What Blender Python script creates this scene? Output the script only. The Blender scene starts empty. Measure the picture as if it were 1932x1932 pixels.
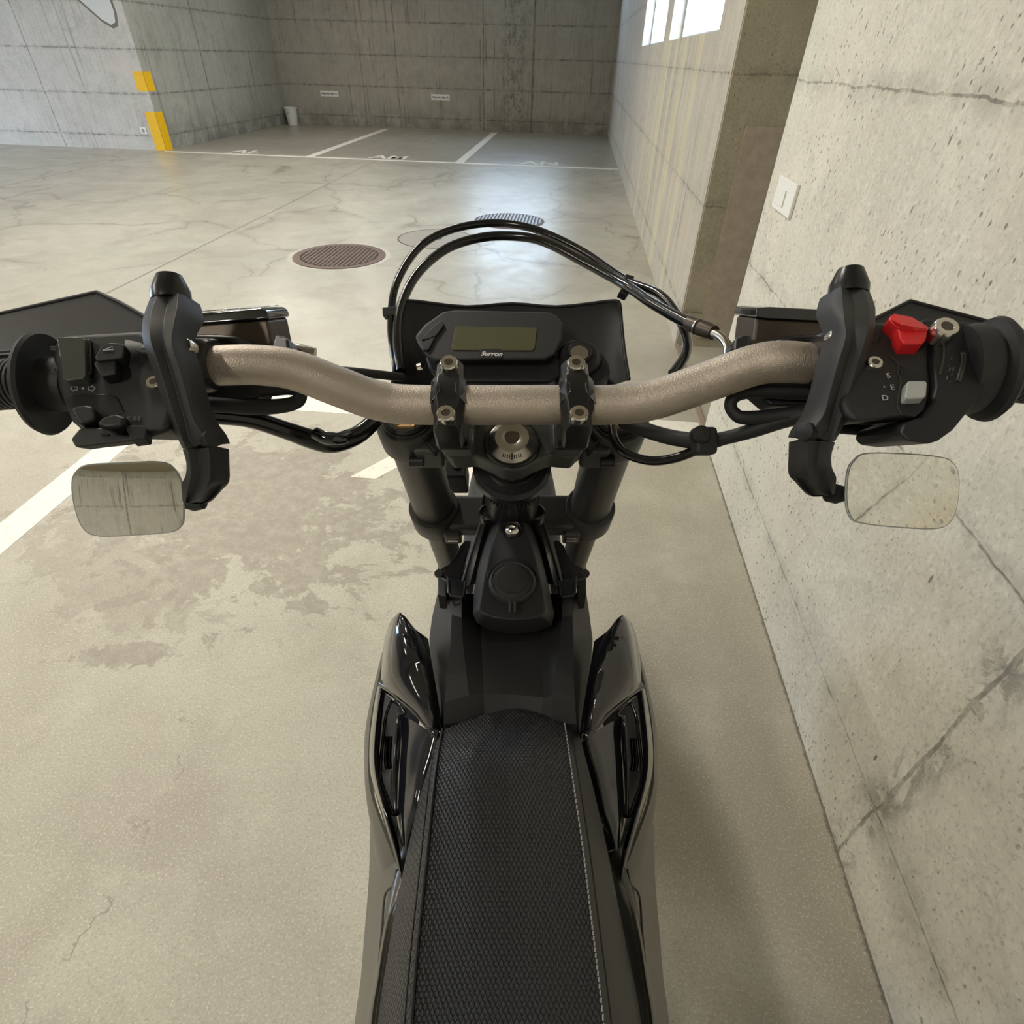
import bpy, bmesh, math, random
from mathutils import Vector, Matrix
random.seed(7)
S = bpy.context.scene
COL = S.collection
# ------------------------------------------------------------------ camera
H = 1.36
FPX = 1072.4
RT = Vector((0.995065, 0.096811, 0.021733))
UP = Vector((-0.077441, 0.620849, 0.780096))
FW = Vector((-0.062029, 0.777930, -0.625282))
cam_d = bpy.data.cameras.new('camera'); cam = bpy.data.objects.new('camera', cam_d); COL.objects.link(cam)
cam.matrix_world = Matrix(((RT.x, UP.x, -FW.x, 0), (RT.y, UP.y, -FW.y, 0), (RT.z, UP.z, -FW.z, H), (0, 0, 0, 1)))
cam_d.sensor_width = 36; cam_d.sensor_height = 36; cam_d.lens = 36*FPX/1932; cam_d.clip_start = 0.01
S.camera = cam
# ------------------------------------------------------------------ world, exposure
S.view_settings.view_transform = 'Standard'; S.view_settings.look = 'None'
S.view_settings.gamma = 1; S.view_settings.exposure = 0.12
S.cycles.max_bounces = 8; S.cycles.diffuse_bounces = 5; S.cycles.glossy_bounces = 4; S.cycles.caustics_reflective = False
w = bpy.data.worlds.new('world'); S.world = w; w.use_nodes = True
w.node_tree.nodes['Background'].inputs[0].default_value = (0.58, 0.75, 1.0, 1)
w.node_tree.nodes['Background'].inputs[1].default_value = 20.0
# ------------------------------------------------------------------ lights
def area(name, loc, rot, sx, sy, power, col, portal=False):
    d = bpy.data.lights.new(name, 'AREA'); d.shape = 'RECTANGLE'; d.size = sx; d.size_y = sy
    d.energy = power; d.color = col; d.cycles.is_portal = portal
    o = bpy.data.objects.new(name, d); COL.objects.link(o); o.location = loc; o.rotation_euler = rot; return o
CEIL = 3.2
WARM = (1.0, 0.935, 0.815)
LAMPS = [(-1.6, 2.4, 62, 1.25), (-1.3, -1.7, 40, 1.25), (-3.9, 0.6, 60, 1.25), (-4.5, 4.9, 62, 1.25), (-1.9, 6.6, 46, 1.25), (-7.0, -1.6, 50, 1.25), (-4.6, 9.3, 50, 1.25), (-4.6, 13.2, 20, 1.25), (-10.5, 6.5, 55, 1.25)]
for i, (x, y, p, l) in enumerate(LAMPS):
    area('tube_light', (x, y, CEIL-0.125), (0, 0, 0), 0.10, l, p, WARM)
PI = math.pi
area('daylight_portal', (0.74, 7.8, 1.85), (0, PI/2, 0), 0.72, 2.35, 1, (1, 1, 1), True)
area('daylight_portal', (0.74, 5.1, 1.85), (0, PI/2, 0), 0.72, 2.25, 1, (1, 1, 1), True)
area('daylight_portal', (-1.425, 15.75, 2.75), (-PI/2, 0, 0), 2.15, 0.7, 1, (1, 1, 1), True)
area('daylight_portal', (-13.95, 6.0, 1.1), (0, -PI/2, 0), 2.2, 3.4, 1, (1, 1, 1), True)

# ------------------------------------------------------------------ node helpers
def mat(name, col=(0.5, 0.5, 0.5), rough=0.5, metal=0.0, spec=0.5, coat=0.0):
    m = bpy.data.materials.new(name); m.use_nodes = True
    b = m.node_tree.nodes['Principled BSDF']
    b.inputs['Base Color'].default_value = (*col, 1); b.inputs['Roughness'].default_value = rough
    b.inputs['Metallic'].default_value = metal; b.inputs['Specular IOR Level'].default_value = spec
    b.inputs['Coat Weight'].default_value = coat; b.inputs['Coat Roughness'].default_value = 0.05
    return m
class NT:
    def __init__(s, m): s.m = m; s.t = m.node_tree; s.b = s.t.nodes['Principled BSDF']
    def n(s, typ, ins={}, **kw):
        nd = s.t.nodes.new(typ)
        for k, v in kw.items(): setattr(nd, k, v)
        for k, v in ins.items():
            sock = nd.inputs[k]
            if hasattr(v, 'is_output') or isinstance(v, bpy.types.NodeSocket): s.t.links.new(v, sock)
            else: sock.default_value = v
        return nd
    def link(s, a, b): s.t.links.new(a, b)
    def coord(s, scale=(1, 1, 1), loc=(0, 0, 0)):
        c = s.n('ShaderNodeTexCoord').outputs['Object']
        return s.n('ShaderNodeMapping', {0: c, 1: loc, 3: scale}).outputs[0]
    def noise(s, vec, scale, detail=4, rough=0.6, dist=0.0):
        return s.n('ShaderNodeTexNoise', {'Vector': vec, 'Scale': scale, 'Detail': detail, 'Roughness': rough, 'Distortion': dist}).outputs['Fac']
    def math(s, op, a, b=0.0, c=0.0, clamp=False):
        return s.n('ShaderNodeMath', {0: a, 1: b, 2: c}, operation=op, use_clamp=clamp).outputs[0]
    def ramp(s, f, lo, hi, a=0.0, b=1.0):
        return s.n('ShaderNodeMapRange', {0: f, 1: lo, 2: hi, 3: a, 4: b}, interpolation_type='SMOOTHSTEP').outputs[0]
    def mix(s, f, a, b):
        nd = s.t.nodes.new('ShaderNodeMix'); nd.data_type = 'RGBA'
        for i, v in ((0, f), (6, a), (7, b)):
            if isinstance(v, bpy.types.NodeSocket): s.t.links.new(v, nd.inputs[i])
            else: nd.inputs[i].default_value = v if i == 0 else (*v, 1)
        return nd.outputs[2]
    def bump(s, h, strength, dist=0.01):
        o = s.n('ShaderNodeBump', {'Height': h, 'Strength': strength, 'Distance': dist}).outputs[0]
        s.link(o, s.b.inputs['Normal'])
    def xyz(s, vec):
        return s.n('ShaderNodeSeparateXYZ', {0: vec}).outputs

def concrete(name, base, dark, axis, verticals=(), streak=0.5, pits=0.0, yellow=False, grime=0.0, vstain=(), jw=.008):
    """board-marked cast concrete; axis = the wall's horizontal axis (0 x, 1 y)"""
    m = mat(name, base, 0.85); t = NT(m); c = t.coord(); X = t.xyz(c); hz = X[axis]; z = X[2]
    big = t.noise(c, 0.9, 5, 0.6); med = t.noise(c, 6, 6, 0.7); fine = t.noise(c, 90, 3, 0.7)
    sc = [9, 9, 0.55]
    st = t.noise(t.coord(tuple(sc)), 1.0, 5, 0.75)
    f = t.math('ADD', t.math('MULTIPLY', t.ramp(big, .3, .7), .45), t.math('MULTIPLY', t.ramp(med, .35, .75), .35))
    f = t.math('ADD', f, t.math('MULTIPLY', t.ramp(st, .45, .8), streak))
    col = t.mix(t.math('MULTIPLY', f, .8, clamp=True), base, dark)
    col = t.mix(t.ramp(t.noise(t.coord(loc=(8, 8, 2)), 3.2, 7, .75, .6), .50, .66, 0, .38), col, tuple(v*.85 for v in dark))
    col = t.mix(t.ramp(t.noise(t.coord(loc=(1, 4, 6)), 2.0, 5, .7), .52, .66, 0, .35), col, tuple(min(1, v*1.16) for v in base))
    col = t.mix(t.ramp(fine, .50, .70, 0, .45), col, tuple(v*.62 for v in dark))
    col = t.mix(t.ramp(t.noise(t.coord(loc=(7, 1, 4)), 60, 4, .7), .5, .68, 0, .4), col, tuple(min(1, v*1.22) for v in base))
    col = t.mix(t.ramp(t.noise(t.coord((55, 55, 2.2)), 1.0, 4, .7), .5, .68, 0, .1+streak*.45), col, tuple(v*.8 for v in dark))
    col = t.mix(t.ramp(t.noise(c, 2.2, 3, .5), .52, .68, 0, .25), col, (base[0]*1.0, base[1]*.90, base[2]*.88))
    col = t.mix(t.ramp(t.noise(t.coord(loc=(5, 3, 1)), 1.4, 4, .6), .55, .7, 0, .3), col, (base[0]*.82, base[1]*.92, base[2]*.85))
    # horizontal shutter joints every 0.56 m
    wob = t.math('MULTIPLY', t.math('SUBTRACT', t.noise(c, 7, 4, .7), .5), .03)
    zz = t.math('ADD', z, wob)
    fr = t.math('SUBTRACT', t.math('FRACT', t.math('DIVIDE', t.math('ADD', zz, .08), .56)), .5)
    dj = t.math('MULTIPLY', t.math('ABSOLUTE', fr), .56)
    brk = t.ramp(t.noise(c, 11, 3, .8), .40, .62)
    j = t.math('MULTIPLY', t.ramp(dj, .0012, jw, 1, 0), t.math('ADD', t.math('MULTIPLY', brk, .72), .28))
    soft = t.math('MULTIPLY', t.ramp(dj, .0, .05, .35, 0), brk)
    j = t.math('MAXIMUM', j, soft)
    hw = t.math('ADD', hz, t.math('MULTIPLY', t.math('SUBTRACT', t.noise(c, 9, 4, .7), .5), .03))
    hj = None
    for v, wd in verticals:
        d = t.math('ABSOLUTE', t.math('SUBTRACT', hw, v))
        l = t.ramp(d, wd*.35, wd, 1, 0); j = t.math('MAXIMUM', j, t.math('MULTIPLY', l, t.math('ADD', t.math('MULTIPLY', brk, .5), .5)))
    for v, wd in vstain:
        d = t.math('ABSOLUTE', t.math('SUBTRACT', hw, v))
        l = t.math('MULTIPLY', t.ramp(d, 0, wd, 1, 0), t.ramp(t.noise(t.coord((1, 1, .7)), 11, 8, .8, .6), .48, .60))
        j = t.math('MAXIMUM', j, t.math('MULTIPLY', l, .8))
    col = t.mix(t.math('MULTIPLY', j, .78), col, tuple(v*.30 for v in dark))
    if streak > .3:   # thin drips
        dr = t.ramp(t.noise(t.coord((16, 16, .6)), 1.0, 4, .65), .56, .64)
        dr = t.math('MULTIPLY', dr, t.ramp(t.noise(t.coord((.8, .8, 1.6)), 1.0, 3, .5), .40, .58))
        col = t.mix(t.math('MULTIPLY', dr, min(1, streak)*.9), col, tuple(v*.42 for v in dark))
    h = t.math('ADD', t.math('MULTIPLY', med, .4), t.math('MULTIPLY', fine, .3))
    h = t.math('SUBTRACT', h, t.math('MULTIPLY', j, .8))
    if yellow:
        ys = t.math('MULTIPLY', t.ramp(t.noise(t.coord((1, 2.0, .12)), 1.5, 2, .5), .47, .56), t.ramp(t.noise(t.coord((1, 26, .6)), 1.0, 4, .7), .36, .56, .25, 1))
        band = t.math('MULTIPLY', t.ramp(X[1], 3.6, 4.2), t.ramp(X[1], 5.6, 8.5, 1, 0))
        band2 = t.ramp(z, 1.5, 1.62, 1, 0)
        col = t.mix(t.math('MULTIPLY', t.math('MULTIPLY', ys, band), t.math('MULTIPLY', band2, .5)), col, (.72, .63, .36))
        pk = t.ramp(t.noise(t.coord((1, 5, .35), (2, 0, 0)), 1.3, 4, .7), .52, .62)
        col = t.mix(t.math('MULTIPLY', pk, .35), col, (.46, .36, .31))
    if grime:
        g = t.math('MULTIPLY', t.ramp(z, .0, .6, 1, 0), t.ramp(t.noise(c, 2.6, 5, .7), .3, .62))
        col = t.mix(t.math('MULTIPLY', g, grime), col, tuple(v*.45 for v in dark))
    if pits:
        pv = t.n('ShaderNodeTexVoronoi', {'Vector': t.coord((70, 70, 42)), 'Scale': 1.0, 'Randomness': 1.0}).outputs
        gate = t.ramp(t.noise(c, 55, 2, .5), .46, .54)
        p = t.math('MULTIPLY', t.ramp(pv['Distance'], .12, .27, 1, 0), gate)
        p = t.math('MULTIPLY', p, t.ramp(t.noise(c, 2.3, 3, .5), .38, .58, .25, 1))
        sl = t.n('ShaderNodeTexVoronoi', {'Vector': t.n('ShaderNodeMapping', {0: t.coord(), 2: (.6, 0, 0), 3: (8, 26, 9)}).outputs[0], 'Scale': 1.0}).outputs['Distance']
        p = t.math('MAXIMUM', p, t.math('MULTIPLY', t.ramp(sl, .06, .12, 1, 0), t.ramp(t.noise(c, 6, 2, .5), .55, .62)))
        col = t.mix(t.math('MULTIPLY', p, pits), col, tuple(v*.35 for v in dark))
        h = t.math('SUBTRACT', h, p)
    t.link(col, t.b.inputs['Base Color']); t.bump(h, .5, .006)
    return m

def floor_material():
    m = mat('floor_concrete', (.42, .39, .32), .6, 0, .7); t = NT(m); c = t.coord(); X = t.xyz(c)
    base = (.515, .495, .415)
    big = t.noise(c, .55, 6, .62, .4); med = t.noise(c, 3.2, 7, .68, .5); fine = t.noise(c, 70, 4, .75); grit = t.noise(c, 260, 2, .6)
    col = t.mix(t.ramp(big, .38, .68, 0, .75), base, (.40, .37, .31))
    col = t.mix(t.ramp(med, .45, .72, 0, .5), col, (.375, .345, .29))
    col = t.mix(t.ramp(t.noise(c, 1.1, 4, .5), .55, .72, 0, .35), col, (.42, .37, .33))
    col = t.mix(t.ramp(t.noise(t.coord(loc=(9, 2, 0)), .8, 4, .5), .55, .7, 0, .3), col, (.36, .38, .31))
    dirt = t.noise(t.coord(loc=(1, 7, 0)), 1.7, 8, .72, .8)
    col = t.mix(t.ramp(dirt, .48, .66, 0, .42), col, (.33, .30, .24))
    col = t.mix(t.ramp(t.noise(t.coord(loc=(4, 1, 0)), 2.6, 6, .7), .52, .66, 0, .35), col, (.60, .575, .49))
    col = t.mix(t.math('MULTIPLY', t.ramp(X[1], 10.5, 10.9), .42), col, (.27, .245, .20))
    col = t.mix(t.math('MULTIPLY', t.math('MULTIPLY', t.ramp(X[0], -.25, .35), t.ramp(X[1], 3.8, 2.8, 0, 1)), t.ramp(t.noise(t.coord(loc=(2, 2, 0)), 2.1, 5, .6), .36, .6, 0, .5)), col, (.33, .295, .225))
    near = t.ramp(X[1], 2.0, 5.5, 1, 0)
    col = t.mix(t.math('MULTIPLY', t.ramp(t.noise(c, 150, 3, .7), .50, .66, 0, .55), near), col, (.33, .30, .24))
    col = t.mix(t.math('MULTIPLY', t.ramp(t.noise(t.coord(loc=(3, 3, 3)), 190, 3, .7), .52, .66, 0, .6), near), col, (.70, .67, .58))
    col = t.mix(t.ramp(fine, .50, .70, 0, .3), col, (.36, .33, .27))
    # old damp stain in front of the bay line, ragged islands
    def blob(cx, cy, rx, ry, ang, lo, hi, sc=5.5):
        v = t.n('ShaderNodeMapping', {0: t.n('ShaderNodeTexCoord').outputs['Object'], 1: (-cx, -cy, 0)}).outputs[0]
        v = t.n('ShaderNodeMapping', {0: v, 2: (0, 0, -ang), 3: (1, 1, 1)}).outputs[0]
        v = t.n('ShaderNodeMapping', {0: v, 3: (1/rx, 1/ry, 0)}).outputs[0]
        d = t.n('ShaderNodeVectorMath', {0: v}, operation='LENGTH').outputs['Value']
        e = t.math('ADD', t.math('MULTIPLY', t.noise(t.coord((1, 1.2, 1)), sc, 9, .72, .4), 1.35), t.math('MULTIPLY', d, -.42))
        return t.ramp(e, lo, hi)
    s = blob(-1.15, 1.62, .85, .55, -.35, .34, .385)
    s = t.math('MAXIMUM', s, blob(-.72, 1.14, .085, .05, 0, .30, .34, 14))
    s = t.math('MAXIMUM', s, t.math('MULTIPLY', blob(-1.45, 1.22, .60, .22, -.45, .36, .40, 8), .6))
    s = t.math('MAXIMUM', s, blob(-1.17, .90, .17, .05, .1, .28, .33, 12))
    s = t.math('MAXIMUM', s, blob(-1.30, 1.10, .10, .03, .5, .28, .33, 12))
    s = t.math('MULTIPLY', s, t.ramp(t.noise(c, 22, 6, .75), .30, .62, .45, 1))
    col = t.mix(t.math('MULTIPLY', s, .72), col, (.27, .235, .19))
    # map cracking in the drive aisle
    wv = t.n('ShaderNodeVectorMath', {0: t.coord((1, .8, 1)), 1: t.n('ShaderNodeVectorMath', {0: t.n('ShaderNodeTexNoise', {'Vector': c, 'Scale': 1.3, 'Detail': 5.0}).outputs['Color'], 1: (.9, .9, 0)}, operation='MULTIPLY').outputs[0]}, operation='ADD').outputs[0]
    vr = t.n('ShaderNodeTexVoronoi', {'Vector': wv, 'Scale': .85}, feature='DISTANCE_TO_EDGE').outputs['Distance']
    far = t.math('MULTIPLY', t.ramp(X[1], 3.0, 5.0), t.ramp(X[1], 10.2, 10.5, 1, 0))
    ck = t.math('MULTIPLY', t.math('ADD', t.ramp(vr, .002, .012, .42, 0), t.ramp(vr, .0, .07, .16, 0)), far)
    ck = t.math('MULTIPLY', ck, t.ramp(t.noise(c, .9, 2, .5), .38, .55))
    # saw-cut joints
    jn = t.math('MULTIPLY', t.ramp(t.math('ABSOLUTE', t.math('SUBTRACT', X[0], t.math('ADD', -3.2, t.math('MULTIPLY', X[1], .0)))), .004, .014, 1, 0), .7)
    jm = t.math('MULTIPLY', t.ramp(t.math('ABSOLUTE', t.math('ADD', X[0], 6.87)), .004, .02, 1, 0), .8)
    jn = t.math('MULTIPLY', t.math('MAXIMUM', jn, jm), t.ramp(X[1], 2.8, 3.0))
    # fine crack near the bike
    n1 = t.math('MULTIPLY', t.math('SUBTRACT', t.noise(c, 4.5, 5, .6), .5), .35)
    cx = t.math('ABSOLUTE', t.math('ADD', t.math('ADD', X[0], n1), .86))
    cr = t.math('MULTIPLY', t.ramp(cx, .0015, .004, .5, 0), t.math('MULTIPLY', t.ramp(X[1], .85, .95, 1, 0), t.ramp(t.noise(c, 6, 2), .42, .55)))
    eg = t.ramp(t.math('ADD', t.math('SUBTRACT', .70, X[0]), t.math('MULTIPLY', t.math('SUBTRACT', t.noise(c, 45, 4, .8), .5), .030)), .002, .011, .95, 0)
    eg = t.math('MULTIPLY', eg, t.ramp(X[1], 2.38, 2.42, 1, 0))
    k = t.math('MAXIMUM', t.math('MAXIMUM', t.math('MAXIMUM', ck, jn), eg), cr)
    col = t.mix(k, col, (.17, .15, .12))
    # scattered small dirt spots
    pv = t.n('ShaderNodeTexVoronoi', {'Vector': c, 'Scale': 7.0}).outputs['Distance']
    sp = t.math('MULTIPLY', t.ramp(pv, .02, .07, 1, 0), t.ramp(t.noise(c, 9, 2), .58, .66))
    col = t.mix(t.math('MULTIPLY', sp, .5), col, (.2, .17, .13))
    t.link(col, t.b.inputs['Base Color'])
    r = t.math('ADD', .288, t.math('MULTIPLY', t.ramp(med, .3, .7), .09))
    r = t.math('ADD', r, t.math('MULTIPLY', t.ramp(X[1], 1.5, 4.0, 1, 0), .35))
    t.link(r, t.b.inputs['Roughness'])
    h = t.math('ADD', t.math('MULTIPLY', t.math('MULTIPLY', fine, near), .5), t.math('MULTIPLY', med, .15))
    h = t.math('SUBTRACT', h, t.math('MULTIPLY', k, .3))
    t.bump(h, .35, .004)
    return m

# ------------------------------------------------------------------ mesh helpers
def link(name, me, m=None, parent=None):
    o = bpy.data.objects.new(name, me); COL.objects.link(o)
    if m: me.materials.append(m)
    if parent: o.parent = parent
    return o
def finish(bm, name, m, parent=None, smooth=35, bevel=0.0, seg=2, sub=0):
    bmesh.ops.remove_doubles(bm, verts=bm.verts, dist=1e-6)
    bmesh.ops.recalc_face_normals(bm, faces=bm.faces)
    me = bpy.data.meshes.new(name); bm.to_mesh(me); bm.free()
    o = link(name, me, m, parent)
    if smooth:
        me.shade_smooth(); me.set_sharp_from_angle(angle=math.radians(smooth))
    if bevel:
        b = o.modifiers.new('bevel', 'BEVEL'); b.width = bevel; b.segments = seg; b.limit_method = 'ANGLE'; b.angle_limit = math.radians(30); b.harden_normals = True
        me.shade_smooth()
    if sub:
        s = o.modifiers.new('subdivision', 'SUBSURF'); s.levels = sub; s.render_levels = sub
    return o
def bx(bm, lo, hi):
    vs = [bm.verts.new((x, y, z)) for x in (lo[0], hi[0]) for y in (lo[1], hi[1]) for z in (lo[2], hi[2])]
    for f in ((0, 1, 3, 2), (4, 6, 7, 5), (0, 4, 5, 1), (2, 3, 7, 6), (0, 2, 6, 4), (1, 5, 7, 3)): bm.faces.new([vs[i] for i in f])
def box(name, lo, hi, m, parent=None, bevel=0.0):
    bm = bmesh.new(); bx(bm, lo, hi); return finish(bm, name, m, parent, smooth=0 if not bevel else 35, bevel=bevel)
def tag(o, label=None, cat=None, group=None, kind=None):
    if label: o['label'] = label
    if cat: o['category'] = cat
    if group: o['group'] = group
    if kind: o['kind'] = kind
    return o
def struct(o): o['kind'] = 'structure'; return o
def text_obj(name, s, size, m, parent, mw, depth=0.0004, shear=0.0, bold=0.0):
    cu = bpy.data.curves.new(name, 'FONT'); cu.body = s; cu.size = size; cu.extrude = depth; cu.align_x = 'CENTER'; cu.align_y = 'CENTER'; cu.shear = shear; cu.offset = bold
    tmp = bpy.data.objects.new('tmp', cu); COL.objects.link(tmp)
    me = bpy.data.meshes.new_from_object(tmp.evaluated_get(bpy.context.evaluated_depsgraph_get()))
    bpy.data.objects.remove(tmp); me.transform(mw); me.name = name; me.materials.clear()
    return link(name, me, m, parent)

# ------------------------------------------------------------------ room
YB = 15.70; XR = 0.70; XL = -6.83; YF = 10.62; XLL = -14.0; YR = -4.6
M_near = concrete('near_wall_concrete', (.70, .67, .58), (.50, .47, .395), 1, verticals=((.585, .006),), streak=.12, pits=.85, vstain=((.585, .085),), jw=.0045)
M_far_r = concrete('window_wall_concrete', (.56, .52, .445), (.38, .345, .28), 1, verticals=((5.9, .012), (9.2, .016)), streak=.62, yellow=True)
M_back = concrete('back_wall_concrete', (.46, .435, .37), (.29, .265, .22), 0, verticals=((-1.06, .03), (-2.15, .016), (-4.1, .012)), streak=.55, grime=.6, vstain=((-1.5, .55),), jw=.016)
M_left = concrete('left_wall_concrete', (.46, .45, .39), (.31, .30, .25), 1, verticals=((12.5, .02),), streak=.45, grime=.7, jw=.018)
M_pier = concrete('pier_concrete', (.68, .645, .60), (.47, .44, .395), 0, verticals=((-8.6, .012),), streak=.5, jw=.018)
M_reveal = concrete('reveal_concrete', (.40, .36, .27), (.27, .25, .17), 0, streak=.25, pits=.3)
M_rear = concrete('rear_wall_concrete', (.62, .60, .53), (.45, .42, .36), 0, verticals=((-.85, .022), (-4.3, .02)), streak=.8, jw=.012)
M_ceil = concrete('ceiling_concrete', (.42, .39, .33), (.33, .30, .25), 0, streak=.1)
M_floor = floor_material()
M_patch = mat('repair_mortar', (.40, .335, .27), .9); _t = NT(M_patch)
_n = _t.noise(_t.coord(), 14, 5, .7); _t.link(_t.mix(_t.ramp(_n, .3, .75), (.43, .365, .295), (.33, .28, .22)), _t.b.inputs['Base Color']); _t.bump(_n, .3, .003)
M_paint = mat('white_road_paint', (.83, .80, .72), .6); _t = NT(M_paint)
_n = _t.noise(_t.coord(), 30, 6, .75); _t.link(_t.mix(_t.ramp(_n, .52, .72), (.85, .82, .74), (.62, .58, .50)), _t.b.inputs['Base Color'])
M_yellow = mat('yellow_paint', (.95, .55, .0), .5); _t = NT(M_yellow)
_n = _t.noise(_t.coord(), 25, 5, .7); _t.link(_t.mix(_t.ramp(_n, .5, .8), (.93, .53, .0), (.75, .40, .0)), _t.b.inputs['Base Color'])
M_white = mat('white_plastic', (.84, .83, .79), .35)
M_wframe = mat('window_frame_metal', (.55, .55, .53), .5, .2)
M_glass = bpy.data.materials.new('window_glass'); M_glass.use_nodes = True; _g = M_glass.node_tree; _g.nodes.clear()
_o = _g.nodes.new('ShaderNodeOutputMaterial'); _m = _g.nodes.new('ShaderNodeMixShader'); _a = _g.nodes.new('ShaderNodeBsdfTransparent'); _b2 = _g.nodes.new('ShaderNodeBsdfGlossy')
_a.inputs[0].default_value = (.93, .96, .97, 1); _b2.inputs[1].default_value = .02; _m.inputs[0].default_value = .07
_g.links.new(_a.outputs[0], _m.inputs[1]); _g.links.new(_b2.outputs[0], _m.inputs[2]); _g.links.new(_m.outputs[0], _o.inputs[0])
M_dark = mat('dark_gap', (.05, .045, .04), .9)

fl = struct(box('floor', (XLL, YR, -.15), (1.6, YB, 0), M_floor))
ce = struct(box('ceiling', (XLL, YR, CEIL), (1.6, YB+.3, CEIL+.2), M_ceil))
# right wall, near: solid up to the doorway recess
struct(box('wall_right', (XR, YR, 0), (XR+.9, 2.40, CEIL), M_near))
# right wall, far: with two windows cut in it
def wall_with_holes(name, x0, x1, y0, y1, holes, m):
    bm = bmesh.new(); y = y0
    for a, b, c, d in holes:      # y range, z range
        bx(bm, (x0, y, 0), (x1, a, CEIL)); bx(bm, (x0, a, 0), (x1, b, c)); bx(bm, (x0, a, d), (x1, b, CEIL)); y = b
    bx(bm, (x0, y, 0), (x1, y1, CEIL))
    me = bpy.data.meshes.new(name); bm.to_mesh(me); bm.free(); return struct(link(name, me, m))
wall_with_holes('wall_right_far', XR, XR+.32, 3.46, YB, [(3.99, 6.22, 1.49, 2.2), (6.64, 8.99, 1.49, 2.2)], M_far_r)
for i, (a, b) in enumerate([(3.99, 6.22), (6.64, 8.99)]):
    bm = bmesh.new(); X0 = XR+.10
    bx(bm, (X0, a, 1.49), (X0+.05, b, 1.515)); bx(bm, (X0, a, 2.165), (X0+.05, b, 2.2)); bx(bm, (X0, a, 1.515), (X0+.05, a+.03, 2.165)); bx(bm, (X0, b-.03, 1.515), (X0+.05, b, 2.165))
    wn = struct(finish(bm, 'window_%d' % (i+1), M_wframe, smooth=0))
    box('pane', (X0+.02, a+.03, 1.515), (X0+.026, b-.03, 2.165), M_glass, wn)
# doorway recess in the right wall
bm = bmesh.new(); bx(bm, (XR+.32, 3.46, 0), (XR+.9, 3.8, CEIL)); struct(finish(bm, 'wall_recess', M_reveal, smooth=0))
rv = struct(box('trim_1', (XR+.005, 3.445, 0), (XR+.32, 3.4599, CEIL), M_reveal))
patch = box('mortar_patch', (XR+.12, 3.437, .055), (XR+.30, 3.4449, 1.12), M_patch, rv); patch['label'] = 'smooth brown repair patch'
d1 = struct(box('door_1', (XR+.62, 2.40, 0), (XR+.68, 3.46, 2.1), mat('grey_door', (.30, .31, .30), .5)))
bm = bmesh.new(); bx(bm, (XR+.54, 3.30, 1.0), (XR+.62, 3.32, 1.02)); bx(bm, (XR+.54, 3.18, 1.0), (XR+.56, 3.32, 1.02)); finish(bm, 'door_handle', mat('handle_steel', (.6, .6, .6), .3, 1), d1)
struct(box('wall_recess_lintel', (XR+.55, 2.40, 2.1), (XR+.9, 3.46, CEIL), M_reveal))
struct(box('trim_2', (XR-.005, 2.42, 0.0), (XR+.02, 3.44, .012), mat('threshold_strip', (.33, .25, .19), .6)))
# back wall with the high window that mirrors in the floor
bm = bmesh.new()
bx(bm, (XL, YB, 0), (-2.5, YB+.3, CEIL)); bx(bm, (-.35, YB, 0), (XR+.32, YB+.3, CEIL)); bx(bm, (-2.5, YB, 0), (-.35, YB+.3, 2.42)); bx(bm, (-2.5, YB, 3.12), (-.35, YB+.3, CEIL))
me = bpy.data.meshes.new('wall_back'); bm.to_mesh(me); bm.free(); struct(link('wall_back', me, M_back))
bm = bmesh.new(); bx(bm, (-2.5, YB+.1, 2.42), (-.35, YB+.14, 2.45)); bx(bm, (-2.5, YB+.1, 3.05), (-.35, YB+.14, 3.08)); bx(bm, (-2.5, YB+.1, 2.45), (-2.47, YB+.14, 3.05)); bx(bm, (-.38, YB+.1, 2.45), (-.35, YB+.14, 3.05))
w3 = struct(finish(bm, 'window_3', M_wframe, smooth=0)); box('pane', (-2.47, YB+.115, 2.45), (-.38, YB+.12, 3.05), M_glass, w3)
# left block: pier face towards the camera and the bay's left wall
pier = struct(box('wall_left_pier', (XLL, YF, 0), (XL-.4, YB, CEIL), M_pier))
wl = struct(box('wall_left_bay', (XL-.4, YF+.0006, 0), (XL, YB, CEIL), M_left))
struct(box('trim_3', (XL-.4, YF-.0005, 0), (XL-.0005, YF+.0006, CEIL), M_pier))
for z0, z1 in ((.80, 1.05), (0.0, .53)):
    bm = bmesh.new()
    bx(bm, (XL-.17, YF-.0035, z0), (XL+.003, YF-.0006, z1)); bx(bm, (XL+.0003, YF-.0035, z0), (XL+.003, YF+.20, z1))
    o = finish(bm, 'painted_stripe', M_yellow, wl, smooth=0); o['label'] = 'yellow painted corner marking'
for nm, zz, mm, kk in (('plaster_edge', .0008, mat('stained_plaster_edge', (.20, .19, .16), .9), 1.18), ('plaster_patch', .0016, mat('white_plaster', (.72, .73, .72), .8), 1.0)):
    bm = bmesh.new(); o_ = [(-7.55, 2.05), (-7.50, 1.90), (-7.36, 1.78), (-7.22, 1.66), (-7.10, 1.60), (-7.02, 1.63), (-6.99, 1.75), (-7.0, 1.9), (-7.02, 2.08)]
    f_ = [bm.verts.new((-7.2+(x+7.2)*kk, YF-zz, 1.85+(z-1.85)*kk)) for x, z in o_]; b_ = [bm.verts.new((v.co.x, YF-.0001, v.co.z)) for v in f_]
    bm.faces.new(f_)
    for i in range(9): bm.faces.new((f_[i], f_[(i+1) % 9], b_[(i+1) % 9], b_[i]))
    finish(bm, nm, mm, pier, smooth=0)
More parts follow.
